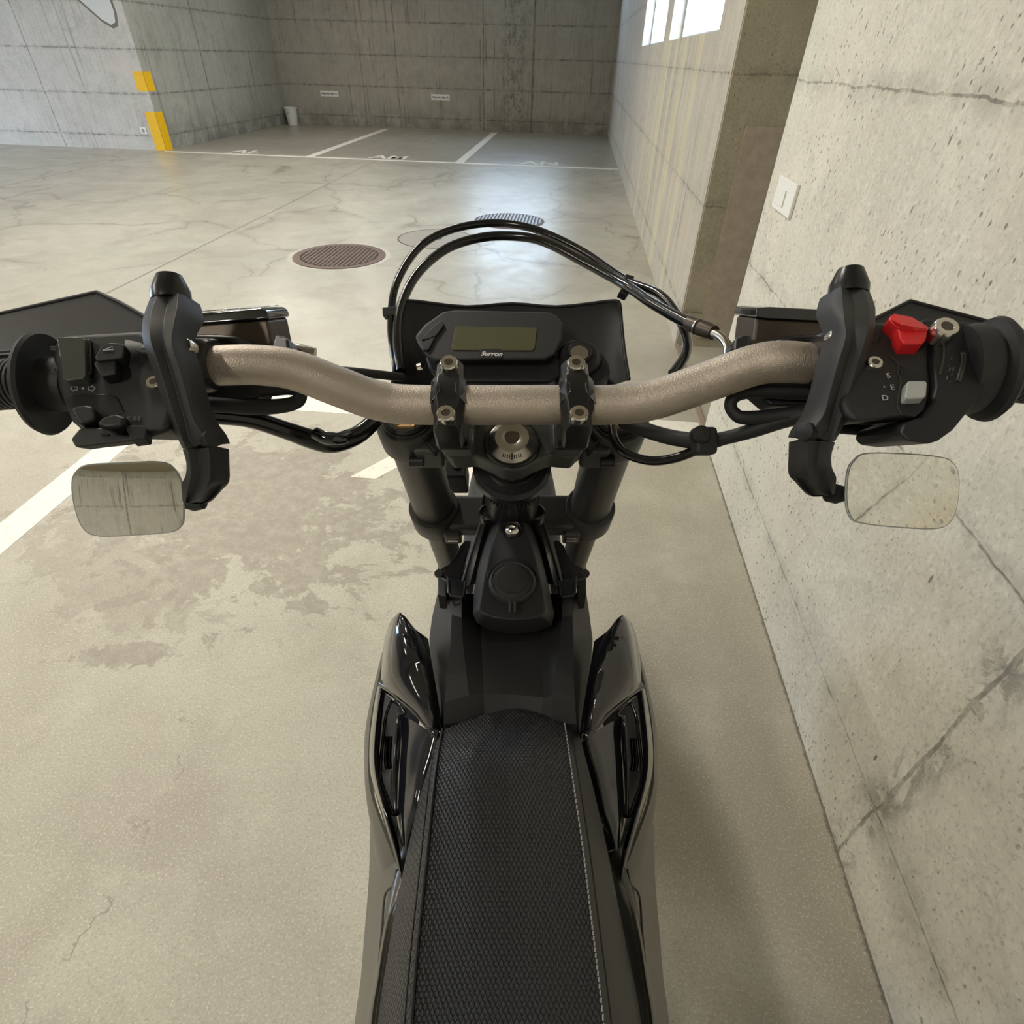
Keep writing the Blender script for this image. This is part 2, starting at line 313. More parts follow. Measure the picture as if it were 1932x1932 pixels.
# left side: open garage doorway far out of view brings daylight in
bm = bmesh.new(); bx(bm, (XLL-.3, YR, 0), (XLL, 4.3, CEIL)); bx(bm, (XLL-.3, 7.7, 0), (XLL, YB, CEIL)); bx(bm, (XLL-.3, 4.3, 2.2), (XLL, 7.7, CEIL))
struct(finish(bm, 'wall_left', M_pier, smooth=0))
struct(box('wall_rear', (XLL, YR-.3, 0), (1.6, YR, CEIL), M_rear))
struct(box('trim_4', (XLL, YR, 2.55), (XR, YR+.45, CEIL), mat('beam_concrete', (.38, .33, .25), .9)))
struct(box('ground_outside', (XLL-16, -6, -.15), (XLL-.3, 20, -.02), mat('outside_ground', (.35, .35, .33), .9)))

# paint on the floor
def strip(name, pts, lab=None, m=M_paint, h=.0012):
    bm = bmesh.new(); lo = [bm.verts.new((x, y, .0002)) for x, y in pts]; hi = [bm.verts.new((x, y, h)) for x, y in pts]
    bm.faces.new(hi); n = len(pts)
    for i in range(n): bm.faces.new((lo[i], lo[(i+1) % n], hi[(i+1) % n], hi[i]))
    o = finish(bm, name, m, fl, smooth=0)
    if lab: o['label'] = lab
    return o
def rect(x0, y0, x1, y1): return [(x0, y0), (x1, y0), (x1, y1), (x0, y1)]
strip('painted_line', rect(XL+.02, 10.49, XR, 10.60), 'white line along the front of the far bays')
strip('painted_line', rect(-4.42, 10.60, -4.28, 15.35), 'white divider between far bays')
strip('painted_line', rect(-1.93, 10.60, -1.79, 15.35), 'white divider between far bays')
strip('painted_line', rect(-1.97, -4.0, -1.84, 2.34), 'white line along the left of the near bay')
strip('painted_line', rect(-1.97, 2.345, XR-.01, 2.49), 'white line across the front of the near bay')
strip('painted_line', rect(-4.6, 2.345, -2.0, 2.49), 'white line across the front of the near bay')
for s, x in (('AL', -5.52), ('AM', -3.05), ('AN', -.52)):
    o = text_obj('bay_letters', s, .60, M_paint, fl, Matrix.Translation((x-.04, 10.87, .0006)) @ Matrix.Diagonal((.72, .8, 1, 1)), .0005, bold=.012)
    o['label'] = 'white bay letters ' + s
o = text_obj('bay_letters', 'AK', .62, M_paint, fl, Matrix.Translation((-.50, 2.10, .0006)) @ Matrix.Rotation(PI, 4, 'Z') @ Matrix.Diagonal((.75, 1, 1, 1)), .0005, bold=.025)
o['label'] = 'white bay letters under the front wheel'

# manholes
M_iron = mat('rusty_iron', (.17, .12, .10), .55, .4); _t = NT(M_iron)
_n = _t.noise(_t.coord(), 20, 5, .7); _t.link(_t.mix(_n, (.22, .155, .13), (.12, .085, .07)), _t.b.inputs['Base Color'])
M_cov = mat('worn_iron_cover', (.36, .325, .28), .5, .2)
M_cov2 = mat('grey_iron_grate', (.33, .32, .31), .4, .5)
M_hole = mat('drain_dark', (.03, .025, .02), .9)
def disc(bm, cx, cy, r, z0, z1, n=64, r_in=0):
    o0 = [bm.verts.new((cx+r*math.cos(a*2*PI/n), cy+r*math.sin(a*2*PI/n), z0)) for a in range(n)]
    o1 = [bm.verts.new((cx+r*math.cos(a*2*PI/n), cy+r*math.sin(a*2*PI/n), z1)) for a in range(n)]
    if r_in:
        i0 = [bm.verts.new((cx+r_in*math.cos(a*2*PI/n), cy+r_in*math.sin(a*2*PI/n), z0)) for a in range(n)]
        i1 = [bm.verts.new((cx+r_in*math.cos(a*2*PI/n), cy+r_in*math.sin(a*2*PI/n), z1)) for a in range(n)]
    for k in range(n):
        l = (k+1) % n; bm.faces.new((o0[k], o0[l], o1[l], o1[k]))
        if r_in: bm.faces.new((i0[l], i0[k], i1[k], i1[l])); bm.faces.new((o1[k], o1[l], i1[l], i1[k]))
    if not r_in: bm.faces.new(o1)
def empty(name, loc, label=None, cat=None, group=None):
    o = bpy.data.objects.new(name, None); COL.objects.link(o); o.location = loc; o.empty_display_size = .1; return tag(o, label, cat, group)
def shifted(o): return o
mh = empty('manhole_cover', (-1.93, 4.98, 0), 'rusty brown round iron manhole cover with a square grid pattern, nearest of the three', 'manhole cover', 'manhole covers in the drive aisle')
bm = bmesh.new(); disc(bm, 0, 0, .385, .0005, .006, r_in=.325); finish(bm, 'rim', M_iron, mh, smooth=40)
bm = bmesh.new(); disc(bm, 0, 0, .325, .0005, .003); finish(bm, 'plate', M_hole, mh, smooth=40)
bm = bmesh.new()
for i in range(-8, 9):
    p = i*.036; hl = math.sqrt(max(0, .315**2-p*p))
    if hl < .03: continue
    bx(bm, (p-.0085, -hl, .003), (p+.0085, hl, .0065)); bx(bm, (-hl, p-.0055, .003), (hl, p+.0055, .0062))
finish(bm, 'grid', M_iron, mh, smooth=0)
strip_m = mat('pale_mortar', (.50, .47, .40), .7)
bm = bmesh.new(); disc(bm, -1.93, 4.98, .425, .0002, .0008, r_in=.386); o = finish(bm, 'mortar_ring', strip_m, fl, smooth=0)
mh2 = empty('manhole_cover', (-1.25, 5.72, 0), 'pale worn round manhole cover with a dark centre, left of the grooved one', 'manhole cover', 'manhole covers in the drive aisle')
bm = bmesh.new(); disc(bm, 0, 0, .36, .0005, .0022, r_in=.345); finish(bm, 'rim', M_iron, mh2, smooth=40)
bm = bmesh.new(); disc(bm, 0, 0, .345, .0005, .0016); finish(bm, 'plate', M_cov, mh2, smooth=40)
bm = bmesh.new(); disc(bm, .02, .0, .035, .0016, .003, 24); finish(bm, 'plug', M_hole, mh2, smooth=40)
mh3 = empty('manhole_cover', (-.64, 6.60, 0), 'grey round grooved drain cover in the blue daylight reflection', 'manhole cover', 'manhole covers in the drive aisle')
bm = bmesh.new(); disc(bm, 0, 0, .37, .0005, .003, r_in=.352); finish(bm, 'rim', M_iron, mh3, smooth=40)
bm = bmesh.new(); disc(bm, 0, 0, .352, .0005, .0012); finish(bm, 'plate', M_iron, mh3, smooth=40)
bm = bmesh.new()
for i in range(-9, 10):
    p = i*.036; hl = math.sqrt(max(0, .34**2-p*p)); bx(bm, (p-.009, -hl, .0012), (p+.009, hl, .009))
finish(bm, 'slats', M_cov2, mh3, smooth=0)

# bucket
M_bucket = mat('white_bucket_plastic', (.72, .72, .68), .45); _t = NT(M_bucket)
_n = _t.noise(_t.coord(), 9, 5, .7); _t.link(_t.mix(_t.ramp(_n, .60, .66), (.74, .74, .70), (.25, .17, .11)), _t.b.inputs['Base Color'])
bk = empty('bucket', (-6.62, 15.48, 0), 'white plastic bucket with brown smears in the far left corner', 'bucket')
bm = bmesh.new()
prof = [(.105, 0), (.14, .31), (.152, .31), (.155, .335), (.145, .335), (.13, .30), (.098, .01)]
n = 32; R_ = []
for r, z in prof: R_.append([bm.verts.new((r*math.cos(a*2*PI/n), r*math.sin(a*2*PI/n), z)) for a in range(n)])
for a, b in zip(R_, R_[1:]):
    for k in range(n): bm.faces.new((a[k], a[(k+1) % n], b[(k+1) % n], b[k]))
bm.faces.new(R_[0]); bm.faces.new(R_[-1]); finish(bm, 'pail', M_bucket, bk, smooth=40)
def wire(name, pts, r, m, parent, seg=8, cyc=False):
    return tube(name, [Vector(p) for p in pts], r, m, parent, seg=seg, sub=4)

# signs, socket, switch
M_ink = mat('black_ink', (.03, .03, .03), .6)
for s, x, lab in (('Reserviert App. 21', -5.72, 'small white bay sign on the back wall, the left one nearer the bucket'), ('Reserviert App. 20', -3.14, 'small white bay sign on the back wall, the right one nearer the window wall')):
    sg = box('bay_sign', (x-.21, YB-.008, .55), (x+.21, YB-.0005, .655), M_white, None); tag(sg, lab, 'sign', 'bay signs on the back wall')
    text_obj('lettering', s, .047, M_ink, sg, Matrix.Translation((x, YB-.0088, .602)) @ Matrix.Rotation(PI/2, 4, 'X'), .0004, bold=.0012)
so = box('wall_socket', (-7.17, YF-.014, .225), (-7.07, YF-.001, .32), M_white, None, bevel=.003); tag(so, 'small white wall socket beside the yellow corner marking', 'socket')
bm = bmesh.new()
vs = [bm.verts.new((-7.12+.028*math.cos(a*PI/12), YF-.0145, .272+.028*math.sin(a*PI/12))) for a in range(24)]; bm.faces.new(vs)
vs2 = [bm.verts.new((v.co.x, YF-.0142, v.co.z)) for v in vs]
for k in range(24): bm.faces.new((vs[k], vs[(k+1) % 24], vs2[(k+1) % 24], vs2[k]))
finish(bm, 'socket_hole', mat('socket_shadow', (.35, .33, .32), .6), so, smooth=0)
sw = box('light_switch', (XR-.011, 2.075, .975), (XR-.0005, 2.275, 1.070), M_white, None, bevel=.002); tag(sw, 'white rectangular light switch on the right wall above the doorway edge', 'light switch')
sw['label'] = 'white rectangular light switch plate on the near right wall'
box('rocker_gap', (XR-.0122, 2.155, .992), (XR-.011, 2.160, 1.040), mat('switch_gap', (.42, .41, .37), .6), sw)
box('rocker', (XR-.0135, 2.162, .992), (XR-.011, 2.262, 1.040), M_white, sw, bevel=.001)

# ceiling lamps (all above the frame)
M_lamp = mat('lamp_tube', (1, 1, 1), .5); _b = M_lamp.node_tree.nodes['Principled BSDF']; _b.inputs['Emission Color'].default_value = (*WARM, 1); _b.inputs['Emission Strength'].default_value = 6
M_lh = mat('lamp_housing', (.7, .7, .68), .4)
M_LAB = ['above the front of the near bay', 'above the rider end of the near bay', 'above the bay left of the motorcycle', 'above the nearest manhole cover', 'above the blue floor reflection', 'in the rear left of the hall', 'above the white line of the far bays', 'above the far bays by the back wall', 'above the left side of the hall']
for i, (x, y, p, l) in enumerate(LAMPS):
    e = empty('ceiling_lamp', (x, y, CEIL), 'white ceiling tube lamp '+M_LAB[i], 'ceiling lamp', 'ceiling tube lamps')
    box('housing', (-.06, -l/2, -.06), (.06, l/2, -.001), M_lh, e, bevel=.004)
    bm = bmesh.new(); disc(bm, 0, 0, .016, -l/2+.02, l/2-.02, 16); bmesh.ops.rotate(bm, verts=bm.verts, matrix=Matrix.Rotation(PI/2, 3, 'X')); bmesh.ops.translate(bm, verts=bm.verts, vec=(0, 0, -.085)); finish(bm, 'tube', M_lamp, e)

# ================================================================== motorcycle
TH = math.radians(38.70); ST, CT = math.sin(TH), math.cos(TH)
BASE = Vector((0, .20, -H/math.cos(math.radians(1.6))))
BY = CT*FW + ST*UP; BZ = CT*UP - ST*FW      # bike forward and bike up in room axes
root = bpy.data.objects.new('electric_motorcycle', None); COL.objects.link(root)
Rm = Matrix(((RT.x, BY.x, BZ.x), (RT.y, BY.y, BZ.y), (RT.z, BY.z, BZ.z)))
root.matrix_world = Matrix.Translation(Vector((0, 0, H)) + Rm @ BASE) @ Rm.to_4x4()
root.empty_display_size = .3
tag(root, 'matte black electric dirt bike with a bare alloy handlebar parked beside the right wall', 'motorcycle')
def P(px, py, Z):
    u = (966-py)/FPX; return Vector(((px-966)/FPX*Z, Z*(CT+u*ST), Z*(-ST+u*CT)))
def PZ(px, py, z):
    u = (966-py)/FPX; return P(px, py, z/(-ST+u*CT))
UPB = Vector((0, ST, CT)); FWB = Vector((0, CT, -ST)); XA = Vector((1, 0, 0)); ZA = Vector((0, 0, 1)); YA = Vector((0, 1, 0))
AX = Vector((0, -.45, .893)).normalized()       # steering axis, pointing up and back
def fin(bm, name, m, parent=None, **k):
    bmesh.ops.translate(bm, verts=bm.verts, vec=-BASE)
    return finish(bm, name, m, parent or root, **k)
def cat(pts, n, closed=False):
    """resample a polyline through pts with a Catmull-Rom curve, n steps per span"""
    N = len(pts); out = []
    for i in range(N if closed else N-1):
        p = [pts[(i+k-1) % N] if closed else pts[min(max(i+k-1, 0), N-1)] for k in range(4)]
        for s in range(n):
            t = s/n; out.append(.5*((2*p[1])+(-p[0]+p[2])*t+(2*p[0]-5*p[1]+4*p[2]-p[3])*t*t+(-p[0]+3*p[1]-3*p[2]+p[3])*t**3))
    if not closed: out.append(pts[-1].copy())
    return out
def tube_bm(bm, pts, r, seg=12, sub=6, flat=1.0):
    rr = r if isinstance(r, (list, tuple)) else [r]*len(pts)
    q = cat([Vector((*p, 0)).to_4d() if False else Vector((p.x, p.y, p.z, k)) for p, k in zip(pts, rr)], sub) if sub > 1 else [Vector((p.x, p.y, p.z, k)) for p, k in zip(pts, rr)]
    P3 = [v.to_3d() if False else Vector((v[0], v[1], v[2])) for v in q]; rad = [v[3] for v in q]
    rings = []; nrm = None
    for i, p in enumerate(P3):
        d = (P3[min(i+1, len(P3)-1)]-P3[max(i-1, 0)]).normalized()
        if nrm is None: nrm = d.cross(Vector((0, .6, .8)) if abs(d.dot(Vector((0, .6, .8)))) < .95 else XA).normalized()
        nrm = (nrm-d*nrm.dot(d)).normalized(); bi = d.cross(nrm)
        rings.append([bm.verts.new(p+rad[i]*(math.cos(a*2*PI/seg)*nrm+flat*math.sin(a*2*PI/seg)*bi)) for a in range(seg)])
    for a, b in zip(rings, rings[1:]):
        for k in range(seg): bm.faces.new((a[k], a[(k+1) % seg], b[(k+1) % seg], b[k]))
    bm.faces.new(rings[0][::-1]); bm.faces.new(rings[-1])
def tube(name, pts, r, m, parent=None, seg=12, sub=6, flat=1.0, **k):
    bm = bmesh.new(); tube_bm(bm, pts, r, seg, sub, flat); return fin(bm, name, m, parent, smooth=50, **k)
def lathe_bm(bm, c, axis, prof, seg=32, ref=XA, cap=True):
    axis = axis.normalized(); a1 = (ref-axis*ref.dot(axis)).normalized(); a2 = axis.cross(a1); rs = []
    for r, h in prof: rs.append([bm.verts.new(c+axis*h+max(r, 1e-5)*(math.cos(k*2*PI/seg)*a1+math.sin(k*2*PI/seg)*a2)) for k in range(seg)])
    for a, b in zip(rs, rs[1:]):
        for k in range(seg): bm.faces.new((a[k], a[(k+1) % seg], b[(k+1) % seg], b[k]))
    if prof[0][0] > 1e-4: bm.faces.new(rs[0][::-1])
    if prof[-1][0] > 1e-4 and cap: bm.faces.new(rs[-1])
def lathe(name, c, axis, prof, m, parent=None, seg=32, ref=XA, cap=True, **k):
    bm = bmesh.new(); lathe_bm(bm, c, axis, prof, seg, ref, cap); k.setdefault('smooth', 40); return fin(bm, name, m, parent, **k)
def grid_bm(bm, rows, nu=4, nv=4, thick=.003, d=None, smooth_u=True):
    """surface through rows of points, given a real thickness along d"""
    d = (d or FWB).normalized()
    R1 = [cat(r, nu) if nu > 1 else r for r in rows]
    cols = list(zip(*R1)); cols = [cat(list(c), nv) if nv > 1 else list(c) for c in cols]; G = list(zip(*cols))
    F = [[bm.verts.new(p) for p in r] for r in G]; B = [[bm.verts.new(p+d*thick) for p in r] for r in G]
    n, k = len(F), len(F[0])
    for i in range(n-1):
        for j in range(k-1):
            bm.faces.new((F[i][j], F[i+1][j], F[i+1][j+1], F[i][j+1])); bm.faces.new((B[i][j], B[i][j+1], B[i+1][j+1], B[i+1][j]))
    for i in range(n-1):
        bm.faces.new((F[i][0], B[i][0], B[i+1][0], F[i+1][0])); bm.faces.new((F[i][-1], F[i+1][-1], B[i+1][-1], B[i][-1]))
    for j in range(k-1):
        bm.faces.new((F[0][j], F[0][j+1], B[0][j+1], B[0][j])); bm.faces.new((F[-1][j], B[-1][j], B[-1][j+1], F[-1][j+1]))
def grid(name, rows, m, parent=None, nu=4, nv=4, thick=.003, d=None, smooth=40, **k):
    bm = bmesh.new(); grid_bm(bm, rows, nu, nv, thick, d); return fin(bm, name, m, parent, smooth=smooth, **k)
def slab(name, pts, thick, m, parent=None, d=None, bevel=.0015, seg=2, curve=0, back=1.0):
    """outline given as points at their own depth, extruded to a solid"""
    d = (d or FWB).normalized(); bm = bmesh.new()
    if curve: pts = cat(pts, curve, True)
    c = sum(pts, Vector())/len(pts)
    f = [bm.verts.new(p) for p in pts]; b = [bm.verts.new(c+(p-c)*back+d*thick) for p in pts]; n = len(pts)
    bm.faces.new(f); bm.faces.new(b[::-1])
    for i in range(n): bm.faces.new((f[i], f[(i+1) % n], b[(i+1) % n], b[i]))
    return fin(bm, name, m, parent, bevel=bevel, seg=seg)
def obox(name, c, size, rot, m, parent=None, bevel=.002, seg=2, taper=1.0):
    """box of given size about centre c; rot = 3x3 whose columns are its axes"""
    bm = bmesh.new(); vs = []
    for x in (-.5, .5):
        for y in (-.5, .5):
            for z in (-.5, .5):
                k = taper if z > 0 else 1
                vs.append(bm.verts.new(c+rot @ Vector((x*size[0]*k, y*size[1]*k, z*size[2]))))
    for f in ((0, 1, 3, 2), (4, 6, 7, 5), (0, 4, 5, 1), (2, 3, 7, 6), (0, 2, 6, 4), (1, 5, 7, 3)): bm.faces.new([vs[i] for i in f])
    return fin(bm, name, m, parent, bevel=bevel, seg=seg)
def axes(x, y, z): return Matrix((x, y, z)).transposed()
R_ST = axes(XA, Vector((0, .893, .45)).normalized(), AX)    # steering frame: x, forward, up the stem
R_ID = Matrix.Identity(3)
def V(*a): return Vector(a)
def mx(p): return Vector((-p.x, p.y, p.z))
def bolt(name, c, axis, r, m, parent, h=.004):
    """socket head bolt with a hexagonal recess"""
    bm = bmesh.new(); a = axis.normalized(); lathe_bm(bm, c, a, [(r, -h), (r, h*.7), (r*.88, h), (r*.50, h), (r*.47, h*.9)], 28, XA, False)
    o = fin(bm, name, m, parent, smooth=35)
    bm = bmesh.new(); lathe_bm(bm, c, a, [(r*.56, h*.93), (r*.52, -h*.3), (0, -h*.5)], 6)
    q = fin(bm, 'hex_socket', M_hex, o if parent in TOP else parent, smooth=0); return o
TOP = set()

# materials
M_alloy = mat('sandblasted_alloy', (.36, .325, .285), .50, .85); _t = NT(M_alloy)
_c = _t.coord(); _n = _t.noise(_c, 900, 2, .6); _t.link(_t.mix(_t.noise(_c, 60, 4, .6), (.50, .44, .38), (.41, .36, .31)), _t.b.inputs['Base Color']); _t.bump(_n, .7, .0006)
M_blk = mat('matte_black_plastic', (.010, .010, .011), .50, 0, .38); _t = NT(M_blk); _t.bump(_t.noise(_t.coord(), 1500, 2, .5), .25, .0002)
M_blk2 = mat('grained_charcoal_plastic', (.017, .017, .018), .56, 0, .40); _t = NT(M_blk2); _t.bump(_t.noise(_t.coord(), 1100, 2, .6), .5, .0003)
M_arm = mat('cast_black_arm', (.021, .021, .0215), .56, .0, .42); _t = NT(M_arm); _t.bump(_t.noise(_t.coord(), 900, 2, .5), .3, .0003)
M_gloss = mat('gloss_black_plastic', (.008, .008, .011), .09, 0, .6, .6)
M_semi = mat('satin_black_metal', (.013, .013, .014), .30, .2)
M_rub = mat('black_rubber', (.014, .014, .015), .62)
M_hose = mat('glossy_black_hose', (.008, .008, .008), .16)
M_grey = mat('dark_grey_anodised', (.075, .073, .068), .45, .6)
M_fork = mat('fork_tube_grey', (.070, .068, .064), .42, .5)
M_clamp = mat('triple_clamp_grey', (.062, .062, .060), .48, .4)
M_brn = mat('bronze_reservoir', (.075, .060, .048), .40, .6)
M_steel = mat('polished_steel', (.70, .66, .60), .20, 1)
M_nut = mat('machined_steel_nut', (.42, .39, .35), .26, 1)
M_hex = mat('hex_recess_steel', (.12, .10, .08), .35, .9)
M_gold = mat('amber_fork_cap', (.42, .27, .12), .28, .9)
M_red = mat('red_switch', (.58, .016, .020), .42); M_lgrey = mat('grey_switch', (.36, .38, .37), .40)
M_btn = mat('slate_green_button', (.055, .060, .054), .22)
M_lcd = mat('lcd_glass', (.085, .088, .040), .30); _t = NT(M_lcd)
_t.link(_t.mix(_t.noise(_t.coord(), 14, 3, .5), (.090, .094, .048), (.066, .066, .034)), _t.b.inputs['Base Color'])
M_mark = mat('white_marking', (.42, .42, .42), .6); M_mark2 = mat('faint_marking', (.11, .11, .11), .6); M_logo = mat('logo_white', (.62, .62, .62), .5)
M_key = mat('dull_lock_metal', (.20, .175, .14), .4, .6)
M_fair = mat('smoky_side_panel', (.075, .073, .060), .30)
M_mirror = mat('mirror_glass', (.93, .92, .86), .0, 1)
M_black = mat('deep_black', (.004, .004, .005), .45)
M_tyre = mat('tyre_rubber', (.02, .02, .02), .8)
M_thr = mat('seam_thread', (.30, .30, .30), .8)
M_foil = mat('silver_foil_label', (.75, .78, .85), .22, 1); _t = NT(M_foil); _t.bump(_t.noise(_t.coord(), 300, 3, .7), 1, .0015)

# ---- wheels, swingarm, frame (mostly hidden under the bike)
GZ = BASE.z
def wheel(name, yc, r, wdt):
    zc = GZ+r; bm = bmesh.new()
    prof = [(r-.075, -wdt*.38), (r-.035, -wdt*.5), (r-.008, -wdt*.36), (r, 0), (r-.008, wdt*.36), (r-.035, wdt*.5), (r-.075, wdt*.38), (r-.075, -wdt*.38)]
    seg = 72; rs = []
    for q, h in prof: rs.append([bm.verts.new(V(h, yc+q*math.cos(k*2*PI/seg), zc+q*math.sin(k*2*PI/seg))) for k in range(seg)])
    for a, b in zip(rs, rs[1:]):
        for k in range(seg): bm.faces.new((a[k], a[(k+1) % seg], b[(k+1) % seg], b[k]))
    wo = fin(bm, name, M_tyre, root, smooth=40)
    bm = bmesh.new()
    for k in range(36):
        a = k*PI/18
        for s in (-.5, 0, .5):
            c = V(s*wdt*.62, yc+(r+.002)*math.cos(a+s*.09), zc+(r+.002)*math.sin(a+s*.09)) if s == 0 else V(s*wdt*.62, yc+(r-.006)*math.cos(a+.09), zc+(r-.006)*math.sin(a+.09))
            rot = axes(XA, V(0, -math.sin(a), math.cos(a)), V(0, math.cos(a), math.sin(a))); vs = []
            if math.sin(a) < -.97: continue
            for x in (-.5, .5):
                for y in (-.5, .5):
                    for z in (-.5, .5): vs.append(bm.verts.new(c+rot @ V(x*.022, y*.02, z*.016)))
            for f in ((0, 1, 3, 2), (4, 6, 7, 5), (0, 4, 5, 1), (2, 3, 7, 6), (0, 2, 6, 4), (1, 5, 7, 3)): bm.faces.new([vs[i] for i in f])
    fin(bm, 'tread_knobs', M_tyre, wo, smooth=0)
    lathe('rim', V(0, yc, zc), XA, [(r-.095, -.018), (r-.072, -.022), (r-.072, .022), (r-.095, .018), (r-.095, -.018)], M_semi, wo, 64, ref=YA)
    bm = bmesh.new()
    for k in range(28):
        a = k*PI/14; s = .018 if k % 2 else -.018
        tube_bm(bm, [V(s, yc+.03*math.cos(a+.5), zc+.03*math.sin(a+.5)), V(0, yc+(r-.09)*math.cos(a), zc+(r-.09)*math.sin(a))], .0015, 6, 1)
    fin(bm, 'spokes', M_grey, wo, smooth=50)
    lathe('hub', V(0, yc, zc), XA, [(.0, -.045), (.034, -.045), (.034, -.03), (.022, -.02), (.022, .02), (.034, .03), (.034, .045), (0, .045)], M_semi, wo, 32, ref=YA)
    return wo
FR = .325; FYC = .82
wheel('front_wheel', FYC, FR, .085); wheel('rear_wheel', -.50, .325, .10)
for s in (-1, 1):
    obox('swingarm', V(s*.075, -.26, GZ+.345), (.035, .56, .055), R_ID, M_semi, None, .006)
obox('swingarm_bridge', V(0, -.02, GZ+.345), (.18, .05, .06), R_ID, M_semi, None, .006)
slab('battery_case', [V(-.085, .30, GZ+.72), V(-.085, .36, GZ+.42), V(-.085, .26, GZ+.25), V(-.085, -.02, GZ+.25), V(-.085, -.06, GZ+.70)], .17, M_blk, None, XA, .01)
lathe('motor', V(-.09, .08, GZ+.33), XA, [(0, 0), (.075, 0), (.085, .01), (.085, .15), (.075, .18), (0, .18)], M_grey, None, 40, ref=YA)
for s in (-1, 1):
    tube('footpeg', [V(s*.10, -.02, GZ+.31), V(s*.20, -.03, GZ+.30)], .011, M_semi, None, 10, 1)
    tube('frame_rail', [V(s*.03, .50, -.50), V(s*.05, .44, -.62), V(s*.075, .38, -.85), V(s*.07, .30, -1.08), V(s*.06, .0, -1.11)], .015, M_semi, None, 12, 5)
tube('rear_frame', [V(-.07, .20, -.62), V(-.08, -.15, -.60), V(-.06, -.55, -.54)], .011, M_semi); tube('rear_frame', [V(.07, .20, -.62), V(.08, -.15, -.60), V(.06, -.55, -.54)], .011, M_semi)
slab('rear_fender', [V(-.07, -.40, -.50), V(.07, -.40, -.50), V(.055, -.92, -.46), V(-.055, -.92, -.46)], .006, M_blk, None, V(0, 0, -1), .002)
tube('kickstand', [V(-.07, .02, -1.06), V(-.15, -.04, -1.10), V(-.24, -.10, -1.14)], .009, M_semi, None, 10, 3)

# ---- fork
TC = V(0, .446, -.2503)                    # point of the top clamp plane on the fork line
HS = .093
def fk(s, t, dx=0): return V(s*HS, TC.y, TC.z) - AX*t
for s in (-1, 1):
    side = 'left' if s < 0 else 'right'
    ft = lathe('fork_leg', fk(s, 0), -AX, [(.0, -.004), (.0235, -.004), (.0235, .20), (.0215, .21), (.0190, .24), (.0180, .42), (.0235, .421), (.0235, .44), (.0150, .441), (.0150, .66), (.0, .66)], M_fork, None, 40)
    cap = lathe('fork_cap', fk(s, 0), AX, [(.0215, .0), (.0215, .006), (.0185, .007), (.0170, .002), (.0, .002)], M_black, ft, 40)
    lathe('fork_cap_hex', fk(s, 0), AX, [(.0155, .001), (.0155, .004), (.0140, .005), (.0095, .0035), (.0, .003)], M_gold, ft, 6, smooth=0)
    lathe('axle_lug', fk(s, .62), -AX, [(.020, 0), (.022, .02), (.022, .07), (.012, .08), (0, .08)], M_grey, ft, 24)
tube('front_axle', [V(-HS, FYC, GZ+FR), V(HS, FYC, GZ+FR)], .009, M_grey, None, 12, 1)
# lower triple clamp
LT = .190
lc = obox('lower_clamp', V(0, TC.y, TC.z)-AX*(LT+.012)+R_ST @ V(0, -.004, 0), (.150, .046, .026), R_ST, M_clamp, None, .006)
for s in (-1, 1):
    lathe('fork_ring', fk(s, LT-.006), -AX, [(.0236, 0), (.0285, 0), (.0295, .002), (.0295, .036), (.0280, .038), (.0236, .038)], M_clamp, lc, 44)
    b0 = fk(s, LT+.02)+R_ST @ V(-s*.022, -.029, 0); tube('pinch_bolt', [b0+V(-.006, -.002, 0), b0+V(.006, -.002, 0)], .0045, M_steel, lc, 12, 1)
    slab('pinch_lug', [b0+R_ST @ V(-.010, -.004, .014), b0+R_ST @ V(.010, -.004, .014), b0+R_ST @ V(.010, -.004, -.014), b0+R_ST @ V(-.010, -.004, -.014)], .03, M_clamp, lc, R_ST @ YA, .003)
# top triple clamp, machined plate in the plane across the steering axis
def PT(px, py, h=0):                        # pixel ray onto the clamp plane, raised h along the axis
    q = V(0, TC.y, TC.z)+AX*h; r = P(px, py, 1); return r*(q.dot(AX)/r.dot(AX))
edge = [(826, 844), (836, 851), (846, 863), (872, 861), (893, 859), (924, 873), (944, 884), (966, 889), (988, 884), (1008, 873), (1042, 859), (1062, 861), (1088, 863), (1098, 851), (1108, 844),
        (1120, 812), (1110, 770), (1060, 752), (1000, 760), (930, 760), (872, 752), (822, 770), (812, 812)]
tc = slab('top_clamp', [PT(*e) for e in edge], .024, M_clamp, None, -AX, .003, 3, back=.93)
for s in (-1, 1):
    lathe('fork_boss', fk(s, .0), -AX, [(.0216, -.002), (.0270, -.002), (.0292, .002), (.0292, .030), (.026, .038), (.0236, .040)], M_clamp, tc, 48)
    b0 = fk(s, .018)+R_ST @ V(-s*.020, -.033, 0)
    slab('pinch_lug', [b0+R_ST @ V(-.014, 0, .014), b0+R_ST @ V(.014, 0, .014), b0+R_ST @ V(.012, 0, -.016), b0+R_ST @ V(-.012, 0, -.016)], .02, M_clamp, tc, R_ST @ YA, .004)
    tube('pinch_bolt', [b0+R_ST @ V(s*.018, -.001, 0), b0+R_ST @ V(s*.006, -.001, 0)], .0052, M_semi, tc, 14, 1)
    slab('slit', [fk(s, -.0006)+R_ST @ V(-s*.014, -.019, .001), fk(s, -.0006)+R_ST @ V(-s*.013, -.0195, .001), fk(s, -.0006)+R_ST @ V(-s*.026, -.036, .001), fk(s, -.0006)+R_ST @ V(-s*.028, -.035, .001)], .008, M_black, tc, -AX, 0)
    for pa in (0,):                          # machined ribs beside the stem nut
        q0 = PT(966+s*78, 802, .0); q1 = PT(966+s*76, 852, .0)
        tube('rib', [q0, q1], .0022, M_clamp, tc, 8, 1)
NC = PT(966, 838)
